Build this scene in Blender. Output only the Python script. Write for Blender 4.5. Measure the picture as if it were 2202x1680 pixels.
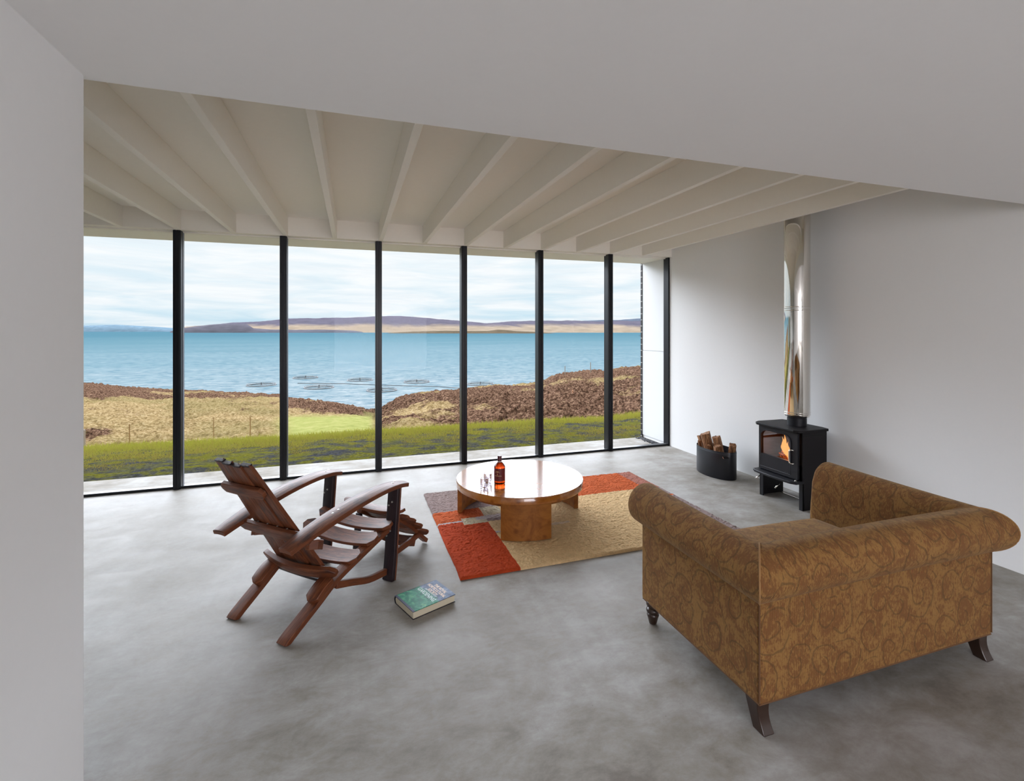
import bpy, math, random
import numpy as np
from mathutils import Vector, Matrix
random.seed(7); rng = np.random.default_rng(7)
sc = bpy.context.scene; col = sc.collection
PI = math.pi; R = math.radians
for o in list(bpy.data.objects): bpy.data.objects.remove(o)

# ------------------------------------------------------------------ camera
EYE = 1.65; TH = R(18.3); CT, ST = math.cos(TH), math.sin(TH)
cd = bpy.data.cameras.new('camera'); cam = bpy.data.objects.new('camera', cd); col.objects.link(cam)
cam.location = (0, 0, EYE); cam.rotation_euler = (R(90), 0, -TH)
cd.sensor_fit = 'HORIZONTAL'; cd.sensor_width = 36; cd.lens = 1040 / 2202 * 36
cd.shift_y = -(840 - 710) / 2202; cd.clip_start = .05; cd.clip_end = 60000
sc.camera = cam
sc.view_settings.view_transform = 'Standard'; sc.view_settings.look = 'None'
sc.view_settings.gamma = 1; sc.view_settings.use_curve_mapping = False
sc.view_settings.exposure = 0.0
sc.cycles.adaptive_threshold = .02; sc.cycles.caustics_reflective = False; sc.cycles.caustics_refractive = False
sc.cycles.max_bounces = 8; sc.cycles.diffuse_bounces = 5; sc.cycles.transparent_max_bounces = 10

# ------------------------------------------------------------------ node helper
def nd(t, typ, ins=None, **attrs):
    n = t.nodes.new('ShaderNode' + typ)
    for k, v in attrs.items(): setattr(n, k, v)
    for k, v in (ins or {}).items():
        s = n.inputs[k]
        if isinstance(v, bpy.types.NodeSocket): t.links.new(v, s)
        elif isinstance(v, bpy.types.Node): t.links.new(v.outputs[0], s)
        else:
            if s.type == 'RGBA' and len(v) == 3: v = (*v, 1)
            s.default_value = v
    return n
def ramp(t, fac, stops, interp='LINEAR'):
    n = nd(t, 'ValToRGB', {'Fac': fac}); e = n.color_ramp.elements; n.color_ramp.interpolation = interp
    while len(e) < len(stops): e.new(.5)
    for el, (p, c) in zip(e, stops):
        el.position = p; el.color = (*c, 1) if len(c) == 3 else c
    return n.outputs[0]
def mth(t, op, a, b=0., c=None):
    ins = {0: a, 1: b}
    if c is not None: ins[2] = c
    return nd(t, 'Math', ins, operation=op).outputs[0]
def mix(t, f, a, b, mode='MIX'):
    n = nd(t, 'Mix', data_type='RGBA', blend_type=mode)
    for k, v in ((0, f), (6, a), (7, b)):
        s = n.inputs[k]
        if isinstance(v, bpy.types.NodeSocket): t.links.new(v, s)
        else: s.default_value = v if k == 0 else (*v, 1)
    return n.outputs[2]
def noise(t, vec, scale, detail=4, rough=.55, dist=0.):
    return nd(t, 'TexNoise', {'Vector': vec, 'Scale': scale, 'Detail': detail, 'Roughness': rough, 'Distortion': dist}).outputs[0]
def mapping(t, vec, scale=(1, 1, 1), rot=(0, 0, 0), loc=(0, 0, 0)):
    return nd(t, 'Mapping', {'Vector': vec, 'Scale': scale, 'Rotation': rot, 'Location': loc}).outputs[0]
def newmat(name):
    m = bpy.data.materials.new(name); m.use_nodes = True; t = m.node_tree; t.nodes.clear()
    return m, t
def finish(t, bsdf):
    o = nd(t, 'OutputMaterial'); t.links.new(bsdf if isinstance(bsdf, bpy.types.NodeSocket) else bsdf.outputs[0], o.inputs[0])
def bump(t, h, strength=.3, dist=.01):
    return nd(t, 'Bump', {'Height': h, 'Strength': strength, 'Distance': dist}).outputs[0]
def plain(name, c, rough=.5, metal=0., spec=.5, coat=0., nscale=0, namt=.06, bmp=0.):
    m, t = newmat(name)
    p = nd(t, 'BsdfPrincipled', {'Base Color': c, 'Roughness': rough, 'Metallic': metal, 'Specular IOR Level': spec, 'Coat Weight': coat, 'Coat Roughness': .05})
    if nscale:
        g = nd(t, 'TexCoord').outputs['Object']; n = noise(t, g, nscale)
        t.links.new(mix(t, n, tuple(x * (1 - namt) for x in c), tuple(min(1, x * (1 + namt)) for x in c)), p.inputs['Base Color'])
        if bmp: t.links.new(bump(t, n, bmp, .002), p.inputs['Normal'])
    finish(t, p); return m

# ------------------------------------------------------------------ world: bright overcast, brighter overhead
w = bpy.data.worlds.new('sky'); sc.world = w; w.use_nodes = True; t = w.node_tree; t.nodes.clear()
g = nd(t, 'TexCoord').outputs['Generated']
sep = nd(t, 'SeparateXYZ', {0: g}); zz = sep.outputs[2]
base = ramp(t, zz, [(0, (.50, .70, .83)), (.03, (.60, .78, .89)), (.10, (.76, .87, .94)), (.25, (.92, .95, .97)), (1, (.93, .95, 1.0))])
cn = noise(t, mapping(t, g, (2.2, 2.2, 19), loc=(3.1, .4, .2)), 2.3, 7, .55, .5)
cl = ramp(t, cn, [(.33, (0, 0, 0)), (.60, (1, 1, 1))])
cn2 = noise(t, mapping(t, g, (5, 5, 60), loc=(1.1, 2.4, .9)), 1.6, 6, .6, .3)
cl2 = ramp(t, cn2, [(.45, (0, 0, 0)), (.62, (1, 1, 1))])
c = mix(t, mth(t, 'MULTIPLY', cl, .80), base, (.99, .99, 1.0))
c = mix(t, mth(t, 'MULTIPLY', cl2, .16), c, (.66, .74, .82))
zen = ramp(t, zz, [(.20, (.25,) * 3), (.32, (.60,) * 3), (1, (.50,) * 3)])     # x4 below
c = mix(t, 1., c, zen, 'MULTIPLY')
# glow added to the sky just above the view, to light the room
dt = nd(t, 'VectorMath', {0: g, 1: Vector((-.12, .87, .42)).normalized()}, operation='DOT_PRODUCT').outputs['Value']
glow = mth(t, 'MULTIPLY', ramp(t, dt, [(.30, (0, 0, 0)), (.75, (.60,) * 3), (.95, (.95,) * 3)]), ramp(t, zz, [(.195, (0, 0, 0)), (.27, (1, 1, 1)), (.42, (1, 1, 1)), (.62, (.22,) * 3)]))
gv = nd(t, 'CombineXYZ', {0: mth(t, 'MULTIPLY', glow, 3.1), 1: mth(t, 'MULTIPLY', glow, 3.3), 2: mth(t, 'MULTIPLY', glow, 3.75)}).outputs[0]
c = nd(t, 'VectorMath', {0: c, 1: gv}, operation='ADD').outputs[0]
c = nd(t, 'VectorMath', {0: c, 'Scale': 4.}, operation='SCALE').outputs[0]
gnd = ramp(t, mth(t, 'ADD', zz, .5), [(.495, (.30, .30, .26)), (.5, (1, 1, 1))])

c = mix(t, mth(t, 'GREATER_THAN', zz, -.004), (.26, .27, .22), c)
bg = nd(t, 'Background', {'Color': c, 'Strength': 1.05})
o = nd(t, 'OutputWorld'); t.links.new(bg.outputs[0], o.inputs[0])

# ------------------------------------------------------------------ sun (through thin cloud, from behind the house) and sky portals
sd = bpy.data.lights.new('sun', 'SUN'); sd.energy = .5; sd.angle = R(12); sd.color = (1, .95, .86)
so = bpy.data.objects.new('sun', sd); col.objects.link(so); so.rotation_euler = (R(38), R(-28), 0)
def portal(name, loc, rot, sx, sy):
    l = bpy.data.lights.new(name, 'AREA'); l.shape = 'RECTANGLE'; l.size = sx; l.size_y = sy
    l.cycles.is_portal = True
    ob = bpy.data.objects.new(name, l); col.objects.link(ob); ob.location = loc; ob.rotation_euler = rot
portal('window_portal', (-.7, 5.97, 1.35), (R(-90), 0, 0), 10, 2.7)
portal('rear_window_portal', (.95, -5.02, 1.3), (R(90), 0, 0), 3.2, 2.2)
def fill_lamp(name, loc, rot, sx, sy, e, c=(.95, .93, 1)):
    l = bpy.data.lights.new(name, 'AREA'); l.shape = 'RECTANGLE'; l.size = sx; l.size_y = sy; l.energy = e; l.color = c
    ob = bpy.data.objects.new(name, l); col.objects.link(ob); ob.location = loc; ob.rotation_euler = rot
fill_lamp('rear_fill_lamp', (.95, -5.0, 1.3), (R(90), 0, 0), 3.0, 2.0, 195)  # unseen lamp added in the rear opening to fill the room

# ------------------------------------------------------------------ mesh helper
class MB:
    def __init__(s): s.v = []; s.f = []; s.uv = []; s.mi = []
    def face(s, idx, uv=None, mi=0): s.f.append(tuple(idx)); s.uv.append(uv); s.mi.append(mi)
    def box(s, a, b, mi=0):
        x0, y0, z0 = a; x1, y1, z1 = b; n = len(s.v)
        s.v += [(x0, y0, z0), (x1, y0, z0), (x1, y1, z0), (x0, y1, z0), (x0, y0, z1), (x1, y0, z1), (x1, y1, z1), (x0, y1, z1)]
        for q in ((0, 3, 2, 1), (4, 5, 6, 7), (0, 1, 5, 4), (1, 2, 6, 5), (2, 3, 7, 6), (3, 0, 4, 7)): s.face([n + i for i in q], None, mi)
        return s
    def prism(s, pts, z0, z1, mi=0):
        n = len(s.v); k = len(pts)
        s.v += [(p[0], p[1], z0) for p in pts] + [(p[0], p[1], z1) for p in pts]
        s.face([n + k - 1 - i for i in range(k)], None, mi); s.face([n + k + i for i in range(k)], None, mi)
        for i in range(k): j = (i + 1) % k; s.face((n + i, n + j, n + k + j, n + k + i), None, mi)
        return s
    def loft(s, rings, closed=True, cap=True, uvs=None, mi=0):
        n = len(s.v); k = len(rings[0])
        for r in rings: s.v += [tuple(p) for p in r]
        m = k if closed else k - 1
        for a in range(len(rings) - 1):
            for i in range(m):
                j = (i + 1) % k
                uv = None
                if uvs:
                    u0, u1 = uvs[0][a], uvs[0][a + 1]; w0, w1 = uvs[1][i], uvs[1][i + 1]
                    if hasattr(u0, '__len__'): uv = [(u0[i], w0), (u0[j], w1), (u1[j], w1), (u1[i], w0)]
                    else: uv = [(u0, w0), (u0, w1), (u1, w1), (u1, w0)]
                s.face((n + a * k + i, n + a * k + j, n + (a + 1) * k + j, n + (a + 1) * k + i), uv, mi)
        if cap:
            s.face([n + k - 1 - i for i in range(k)], None, mi)
            e = n + (len(rings) - 1) * k; s.face([e + i for i in range(k)], None, mi)
        return s
    def lathe(s, prof, seg=32, c=(0, 0), cap=True, mi=0):
        rings = [[(c[0] + r * math.cos(2 * PI * i / seg), c[1] + r * math.sin(2 * PI * i / seg), z) for i in range(seg)] for r, z in prof]
        return s.loft(rings, True, cap, None, mi)
    def tube(s, pts, r, seg=10, cap=True, mi=0):
        pts = [Vector(p) for p in pts]; rings = []
        up = Vector((0, 0, 1))
        for i, p in enumerate(pts):
            d = (pts[min(i + 1, len(pts) - 1)] - pts[max(i - 1, 0)]).normalized()
            u = up if abs(d.z) < .9 else Vector((1, 0, 0))
            a = d.cross(u).normalized(); b = a.cross(d).normalized()
            rr = r[i] if hasattr(r, '__len__') else r
            rings.append([p + a * math.cos(2 * PI * k / seg) * rr + b * math.sin(2 * PI * k / seg) * rr for k in range(seg)])
        return s.loft(rings, True, cap, None, mi)
    def build(s, name, mat, parent=None, org=(0, 0, 0), smooth=False, bevel=0., seg=2, subsurf=0, boxuv=False, sharp=None):
        me = bpy.data.meshes.new(name)
        me.from_pydata([(p[0] - org[0], p[1] - org[1], p[2] - org[2]) for p in s.v], [], s.f)
        ms = mat if isinstance(mat, (list, tuple)) else [mat]
        for m_ in ms: me.materials.append(m_)
        if any(s.mi): me.polygons.foreach_set('material_index', s.mi)
        if boxuv or any(u is not None for u in s.uv):
            L = me.uv_layers.new(name='UVMap'); k = 0
            for pi, p in enumerate(me.polygons):
                uv = s.uv[pi]; nrm = p.normal
                for q, li in enumerate(p.loop_indices):
                    if uv is not None: L.data[li].uv = uv[q]
                    else:
                        co = me.vertices[me.loops[li].vertex_index].co
                        if abs(nrm.z) > .7: L.data[li].uv = (co.x, co.y)
                        elif abs(nrm.x) > abs(nrm.y): L.data[li].uv = (co.y + 3.37, co.z)
                        else: L.data[li].uv = (co.x, co.z)
        me.validate(); me.update()
        if smooth: me.polygons.foreach_set('use_smooth', [True] * len(me.polygons))
        if sharp: me.set_sharp_from_angle(angle=R(sharp))
        ob = bpy.data.objects.new(name, me); col.objects.link(ob)
        if parent is not None: ob.parent = parent
        else: ob.location = org
        if bevel:
            b = ob.modifiers.new('bevel', 'BEVEL'); b.width = bevel; b.segments = seg; b.limit_method = 'ANGLE'; b.angle_limit = R(35)
            b.harden_normals = False
        if subsurf:
            b = ob.modifiers.new('sub', 'SUBSURF'); b.levels = b.render_levels = subsurf
        return ob
def thing(name, label, cat, loc=(0, 0, 0), rz=0., group=None):
    e = bpy.data.objects.new(name, None); col.objects.link(e); e.location = loc; e.rotation_euler = (0, 0, rz)
    e.empty_display_size = .1
    e['label'] = label; e['category'] = cat
    if group: e['group'] = group
    return e
def tag(o, label, cat, group=None, kind=None):
    o['label'] = label; o['category'] = cat
    if group: o['group'] = group
    if kind: o['kind'] = kind
    return o
def struct(o): o['kind'] = 'structure'; return o
def room(xc, yc): return xc * CT + yc * ST, -xc * ST + yc * CT          # view axes -> room axes

# ------------------------------------------------------------------ materials
def concrete(name, dark=1.0, rough=.50, spec=.14):
    m, t = newmat(name); g = nd(t, 'TexCoord').outputs['Object']
    a = noise(t, mapping(t, g, (1, 1, 1)), 1.1, 8, .62, .3)
    b = noise(t, mapping(t, g, (1, 1.7, 1), rot=(0, 0, .7)), 3.6, 9, .72, .25)
    c_ = noise(t, g, 45, 3, .6)
    f = mth(t, 'ADD', mth(t, 'MULTIPLY', a, .5), mth(t, 'MULTIPLY', b, .5))
    cc = ramp(t, f, [(.38, tuple(x * dark for x in (.19, .170, .145))), (.465, tuple(x * dark for x in (.285, .265, .235))), (.525, tuple(x * dark for x in (.345, .33, .308))), (.61, tuple(x * dark for x in (.435, .43, .415)))])
    cc = mix(t, mth(t, 'MULTIPLY', c_, .22), cc, (.16, .14, .12))
    st = noise(t, mapping(t, g, (6, .35, 1), rot=(0, 0, -.55)), 1.4, 5, .6)
    cc = mix(t, mth(t, 'MULTIPLY', ramp(t, st, [(.5, (0, 0, 0)), (.7, (1, 1, 1))]), .22), cc, (.20, .18, .15))
    sp = nd(t, 'TexVoronoi', {'Vector': g, 'Scale': 9., 'Randomness': 1.}).outputs['Distance']
    cc = mix(t, mth(t, 'MULTIPLY', ramp(t, sp, [(.012, (1, 1, 1)), (.03, (0, 0, 0))]), .5), cc, (.10, .09, .08))
    rr = ramp(t, b, [(.35, (rough - .06,) * 3), (.65, (rough + .16,) * 3)])
    p = nd(t, 'BsdfPrincipled', {'Base Color': cc, 'Roughness': rr, 'Specular IOR Level': spec, 'Normal': bump(t, f, .03, .01)})
    finish(t, p); return m
M = {}
M['floor'] = concrete('polished_concrete')
M['slab'] = concrete('outdoor_concrete', 1.0, .8, .1)
M['white'] = plain('white_plaster', (.83, .83, .825), .75, spec=.3, nscale=40, namt=.012)
M['warmwhite'] = plain('painted_timber', (.87, .835, .76), .6, spec=.3, nscale=30, namt=.02)
M['panel'] = plain('white_panel', (.74, .75, .76), .5)
M['frame'] = plain('black_aluminium', (.007, .008, .012), .35, spec=.35)
M['gasket'] = plain('grey_edge', (.16, .17, .21), .3, spec=.6)
def glassmat(name, tint=(1, 1, 1), refl=.9):
    m, t = newmat(name)
    f = nd(t, 'Fresnel', {'IOR': 1.5}); tr = nd(t, 'BsdfTransparent', {'Color': tint}); gl = nd(t, 'BsdfGlossy', {'Color': (1, 1, 1), 'Roughness': .0})
    mx = nd(t, 'MixShader', {0: mth(t, 'MULTIPLY', f.outputs[0], refl), 1: tr.outputs[0], 2: gl.outputs[0]})
    finish(t, mx); return m
M['pane'] = glassmat('window_glass', (.985, .992, .99), .05)
M['stoveglass'] = glassmat('stove_glass', (.62, .50, .44), .10)

def slate():
    m, t = newmat('slate_cladding'); g = nd(t, 'TexCoord').outputs['Object']
    s = nd(t, 'SeparateXYZ', {0: g}).outputs[2]
    f = mth(t, 'FRACT', mth(t, 'MULTIPLY', s, 1 / .095))
    c_ = mix(t, mth(t, 'LESS_THAN', f, .09), (.012, .010, .014), (.5, .48, .45))
    finish(t, nd(t, 'BsdfPrincipled', {'Base Color': c_, 'Roughness': .6})); return m
M['slate'] = slate()

# wood for the stave chair: grain runs along each part's own u coordinate
def stave_wood(name, char=0.):
    m, t = newmat(name); uv = nd(t, 'TexCoord').outputs['UV']
    g = noise(t, mapping(t, uv, (2.2, 46, 1)), 3, 6, .65, 1.0)
    b = noise(t, mapping(t, uv, (3, 9, 1)), 2.4, 5, .6, .6)
    c_ = ramp(t, g, [(.28, (.050, .014, .006)), (.46, (.130, .036, .013)), (.6, (.200, .062, .022)), (.78, (.29, .115, .05))])
    dk = ramp(t, b, [(.52, (0, 0, 0)), (.68, (1, 1, 1))])
    c_ = mix(t, mth(t, 'MULTIPLY', dk, .72), c_, (.022, .014, .014))
    if char: c_ = mix(t, char, c_, (.010, .009, .014))
    p = nd(t, 'BsdfPrincipled', {'Base Color': c_, 'Roughness': ramp(t, g, [(.3, (.52,) * 3), (.7, (.40,) * 3)]), 'Specular IOR Level': .32, 'Normal': bump(t, g, .25, .003)})
    finish(t, p); return m
M['stave'] = stave_wood('oiled_barrel_stave'); M['char'] = stave_wood('charred_barrel_stave', .93)
M['steel'] = plain('bolt_steel', (.55, .54, .52), .3, metal=1)

def burl(name, k=1., rough=.1, coat=1.):
    m, t = newmat(name); g = nd(t, 'TexCoord').outputs['Object']
    a = noise(t, g, 4.5, 8, .7, 2.5); v = nd(t, 'TexVoronoi', {'Vector': mapping(t, g, (1, 1, 1)), 'Scale': 13., 'Randomness': 1.}).outputs['Distance']
    f = mth(t, 'ADD', mth(t, 'MULTIPLY', a, .75), mth(t, 'MULTIPLY', ramp(t, v, [(0, (0, 0, 0)), (.35, (1, 1, 1))]), .25))
    c_ = ramp(t, f, [(.3, tuple(x * k for x in (.10, .028, .006))), (.5, tuple(x * k for x in (.27, .080, .008))), (.7, tuple(x * k for x in (.42, .155, .022)))])
    p = nd(t, 'BsdfPrincipled', {'Base Color': c_, 'Roughness': rough + .12, 'Coat Weight': coat, 'Coat Roughness': rough, 'Specular IOR Level': .3})
    finish(t, p); return m
M['burl'] = burl('burl_veneer', .9, .07, 1.); M['burlside'] = burl('burl_veneer_satin', .66, .45, .0)

# chenille with scroll pattern, UV in metres (ribs run along v)
def chenille():
    m, t = newmat('scroll_chenille'); uv = nd(t, 'TexCoord').outputs['UV']
    wob = nd(t, 'TexNoise', {'Vector': uv, 'Scale': 6., 'Detail': 3.}).outputs['Color']
    uvw = nd(t, 'VectorMath', {0: uv, 1: nd(t, 'VectorMath', {0: nd(t, 'VectorMath', {0: wob, 1: (.5, .5, .5)}, operation='SUBTRACT').outputs[0], 'Scale': .09}, operation='SCALE').outputs[0]}, operation='ADD').outputs[0]
    def scroll(scale, off, turns, lo, hi):
        p_ = mapping(t, uvw, (scale, scale * .85, 1), loc=off)
        vo = nd(t, 'TexVoronoi', {'Vector': p_, 'Scale': 1., 'Randomness': .75}, voronoi_dimensions='2D')
        d = nd(t, 'VectorMath', {0: p_, 1: vo.outputs['Position']}, operation='SUBTRACT').outputs[0]
        sp = nd(t, 'SeparateXYZ', {0: d}); ang = mth(t, 'DIVIDE', mth(t, 'ARCTAN2', sp.outputs[1], sp.outputs[0]), 2 * PI)
        rad = vo.outputs['Distance']
        hnd = mth(t, 'SUBTRACT', mth(t, 'MULTIPLY', mth(t, 'GREATER_THAN', nd(t, 'SeparateColor', {0: vo.outputs['Color']}).outputs[0], .5), 2.), 1.)
        fr = mth(t, 'FRACT', mth(t, 'ADD', mth(t, 'MULTIPLY', rad, turns), mth(t, 'MULTIPLY', ang, hnd)))
        line = mth(t, 'LESS_THAN', mth(t, 'ABSOLUTE', mth(t, 'SUBTRACT', fr, .5)), .070)
        return mth(t, 'MULTIPLY', line, mth(t, 'MULTIPLY', mth(t, 'GREATER_THAN', rad, lo), mth(t, 'LESS_THAN', rad, hi))), rad
    l1, r1 = scroll(6.6, (0, 0, 0), 2.7, .13, .70)
    l2, r2 = scroll(13., (5.2, 3.1, 0), 2.6, .08, .5)
    spk = noise(t, mapping(t, uv, (120, 50, 1)), 1., 3, .7)
    blob = noise(t, mapping(t, uvw, (13, 9, 1)), 1., 4, .6, 1.2)
    ribs = mth(t, 'SINE', mth(t, 'MULTIPLY', nd(t, 'SeparateXYZ', {0: uv}).outputs[0], 2 * PI / .0052))
    streak = noise(t, mapping(t, uv, (190, 14, 1)), 1., 3, .6)
    f = mth(t, 'ADD', mth(t, 'MULTIPLY', blob, .50), mth(t, 'ADD', mth(t, 'MULTIPLY', spk, .60), mth(t, 'MULTIPLY', mth(t, 'LESS_THAN', r1, .42), .035)))
    brown = ramp(t, f, [(.53, (0, 0, 0)), (.60, (1, 1, 1))])
    c_ = mix(t, streak, (.18, .086, .024), (.35, .188, .060))
    c_ = mix(t, mth(t, 'MULTIPLY', brown, .62), c_, (.120, .038, .014))
    red = ramp(t, noise(t, mapping(t, uv, (160, 50, 1), loc=(9, 4, 0)), 1., 2, .5), [(.66, (0, 0, 0)), (.70, (1, 1, 1))])
    c_ = mix(t, mth(t, 'MULTIPLY', mth(t, 'MULTIPLY', red, brown), .6), c_, (.20, .028, .016))
    c_ = mix(t, mth(t, 'MULTIPLY', l1, .50), c_, (.070, .040, .016))
    c_ = mix(t, mth(t, 'MULTIPLY', l2, .20), c_, (.10, .060, .028))
    c_ = mix(t, mth(t, 'MULTIPLY', mth(t, 'ADD', ribs, 1.), .14), c_, (.09, .045, .02))
    h = mth(t, 'ADD', mth(t, 'MULTIPLY', ribs, .5), spk)
    p = nd(t, 'BsdfPrincipled', {'Base Color': c_, 'Roughness': .85, 'Specular IOR Level': .15, 'Sheen Weight': .2, 'Sheen Roughness': .4, 'Sheen Tint': (.9, .7, .45, 1), 'Normal': bump(t, h, .35, .0015)})
    finish(t, p); return m
M['fabric'] = chenille()
M['darkwood'] = plain('dark_turned_wood', (.030, .014, .008), .32, coat=.2, nscale=30, namt=.3)
M['iron'] = plain('black_cast_iron', (.010, .010, .013), .45, spec=.3, nscale=220, namt=.15, bmp=.15)
M['irontop'] = plain('black_steel_plate', (.007, .006, .007), .5, spec=.22)
M['chrome'] = plain('polished_stainless', (.80, .77, .72), .06, metal=1)
M['bucket'] = plain('black_painted_steel', (.010, .011, .016), .35, spec=.5)

# ------------------------------------------------------------------ the room shell
def B(a, b): return MB().box(a, b)
struct(B((-6, -5, -.3), (4.3, 5.93, 0)).build('floor', M['floor']))
ts_ = struct(B((-6.3, 5.93, -.3), (4.62, 6.5, -.012)).build('terrace_slab', M['slab']))
gv_ = MB(); rg_ = random.Random(5)
for i in range(90):
    y = 5.975 + .51 * i / 90; x = 4.262 - rg_.uniform(0, .07) - .05 * rg_.random(); r_ = rg_.uniform(.008, .016)
    gv_.lathe([(r_ * .6, -.012), (r_, -.006), (r_ * .5, .001)], 6, (x, y))
B((4.17, 5.97, -.02), (4.286, 6.49, -.010)).build('gravel_bed', plain('wet_gravel', (.03, .03, .035), .7), ts_)
gv_o = gv_.build('drain_gravel', plain('dark_gravel', (.05, .05, .055), .7), ts_); gv_o['kind'] = 'stuff'
wr = struct(B((4.3, -5.2, -.3), (4.6, 6.5, 3.1)).build('wall_right', M['white']))
pn = MB(); pn.box((4.286, 5.95, .03), (4.30, 6.5, 1.335)); pn.box((4.286, 5.95, 1.341), (4.30, 6.5, 2.68))
pn.build('reveal_panel', M['panel'], wr)
struct(B((4.275, 6.5, -.3), (4.62, 6.535, 3.1)).build('trim_1', M['slate']))
struct(B((-.99, -5, 0), (-.79, 1.84, 2.44)).build('wall_left', M['white']))
struct(B((-6.3, -5.2, -.3), (-6, 6.5, 3.1)).build('wall_far_left', M['white']))
wb = MB(); wb.box((-6, -5.2, 0), (-.7, -5, 3.1)); wb.box((2.6, -5.2, 0), (4.3, -5, 3.1)); wb.box((-.7, -5.2, 0), (2.6, -5, .2)); wb.box((-.7, -5.2, 2.4), (2.6, -5, 3.1))
struct(wb.build('wall_back', M['white']))
struct(B((-6.0, -5.0, 2.44), (4.3, 1.87, 2.60)).build('ceiling_lowered', M['white']))
ce = struct(B((-6.3, -5.2, 2.89), (4.62, 6.5, 3.1)).build('ceiling', M['warmwhite']))
B((-6, 1.72, 2.60), (4.3, 1.87, 2.89)).build('bulkhead', M['warmwhite'], ce)
B((-6, 5.80, 2.685), (4.3, 5.95, 2.89)).build('edge_beam', M['warmwhite'], ce)
so_ = MB(); so_.box((-6.3, 5.95, 2.68), (4.62, 6.5, 2.90)); so_.build('overhang_soffit', plain('cream_soffit', (.93, .905, .83), .6), ce)
def beam(x): return MB().box((x - .0225, 1.87, 2.68), (x + .0225, 5.80, 2.89))
for i in range(-11, 9):
    beam(-.185 + .503 * i).build('beam', M['warmwhite'], ce, bevel=.002)
# windows: bay k lies between mullion k and k+1
mx_ = [-5.79, -4.77, -3.75, -2.735, -1.722, -.719, .295, 1.314, 2.326, 3.347, 4.275]
for k in range(len(mx_) - 1):
    a, b = mx_[k], mx_[k + 1]; last = k == len(mx_) - 2
    m = MB()
    m.box((a - .036, 5.845, 0), (a + .036, 5.955, 2.685)); m.box((a - .024, 5.825, 0), (a - .004, 5.846, 2.685)); m.box((a + .004, 5.825, 0), (a + .024, 5.846, 2.685))
    m.box((a - .033, 5.832, 0), (a + .033, 5.846, 2.685))
    wob = struct(m.build('window_%d' % (k + 1), M['frame'], None, (0, 0, 0), bevel=.0015))
    e = b - .036 if not last else b
    B((a + .036, 5.855, 0), (e, 5.90, .026)).build('bottom_rail', M['frame'], wob)
    B((a + .036, 5.932, -.01), (e, 5.962, .016)).build('outer_rail', M['frame'], wob)
    B((a + .036, 5.901, -.01), (e, 5.931, .012)).build('rail_gasket', M['gasket'], wob)
    B((a + .036, 5.905, 2.672), (e, 5.95, 2.684)).build('head_rail', M['warmwhite'], wob)
    B((a + .037, 5.912, .012), (e, 5.924, 2.675)).build('pane', M['pane'], wob)
    B((a + .036, 5.90, 0.02), (a + .0395, 5.94, 2.675)).build('side_gasket', M['gasket'], wob)
    if last:
        m = MB(); m.box((b, 5.84, 0), (4.30, 5.95, 2.685)); m.build('jamb_frame', M['frame'], wob, bevel=.0015)
# rear window (behind the camera)
m = MB(); m.box((-.7, -5.12, .2), (-.64, -5.05, 2.4)); m.box((2.54, -5.12, .2), (2.6, -5.05, 2.4)); m.box((-.64, -5.12, 2.34), (2.54, -5.05, 2.4)); m.box((-.64, -5.12, .2), (2.54, -5.05, .26)); m.box((.92, -5.12, .26), (.98, -5.05, 2.34))
struct(m.build('window_11', M['frame']))

# ------------------------------------------------------------------ landscape
def vnoise(x, y, seed=0):
    xi = np.floor(x).astype(np.int64); yi = np.floor(y).astype(np.int64); xf = x - xi; yf = y - yi
    def h(a, b):
        n = (a * 374761393 + b * 668265263 + seed * 1442695041) & 0xffffffff
        n = ((n ^ (n >> 13)) * 1274126177) & 0xffffffff
        return ((n ^ (n >> 16)) & 0xffff) / 65535.
    u = xf * xf * (3 - 2 * xf); v = yf * yf * (3 - 2 * yf)
    return (h(xi, yi) * (1 - u) + h(xi + 1, yi) * u) * (1 - v) + (h(xi, yi + 1) * (1 - u) + h(xi + 1, yi + 1) * u) * v
def fbm(x, y, oct=4, seed=0, g=.5):
    a = 1.; s = 0.; n = 0.
    for i in range(oct):
        s = s + a * (vnoise(x, y, seed + i) - .5); n += a; x = x * 2.03 + 17.1; y = y * 2.03 + 9.7; a *= g
    return s / n
SU = lambda u: (np.asarray(u, float) - 1101) / 1040
# slopes (tangent below eye level) of the grass crest and of the moor skyline, by bearing
Bg = SU([-900, -300, 170, 372, 601, 805, 821, 990, 1150, 1299, 1376, 1700, 2400])
Tg = (np.array([1060, 1000, 967.5, 957, 944, 930, 929, 919, 908, 902, 891, 872, 850]) - 710) / 1040
Bs = SU([-900, -300, 169, 245, 372, 468, 601, 620, 722, 770, 800, 812, 821, 832, 854, 888, 934, 990, 1058, 1150, 1169, 1188, 1212, 1299, 1376, 1700, 2400])
Ts = (np.array([800, 812, 824, 832, 839, 843, 851, 858, 867, 877, 887, 890, 882, 872, 858, 847, 842, 839, 830, 825, 822, 810, 804, 797.5, 788, 770, 760]) - 710) / 1040
By = SU([-900, 170, 600, 790, 821, 900, 1380, 2400]); Ysk = np.array([95., 92, 84, 66, 52, 66, 92, 110])
def yslab(s): return 6.50 / np.maximum(CT - s * ST, .25)
def crest(s): return yslab(s) + 3.3
def near_z(s, Y):       # lawn between slab and crest
    y0 = yslab(s); y1 = crest(s); z1 = EYE - y1 * np.interp(s, Bg, Tg)
    k = np.clip((Y - y0) / (y1 - y0), 0, 1)
    return -.05 + (z1 + .05) * (k ** 1.25)
s_ = np.linspace(-2.1, 1.15, 860); rows = []
nA, nB, nC, nD = 46, 10, 210, 16
S = []; Yv = []; Z = []; G = []; Hh = []
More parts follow.
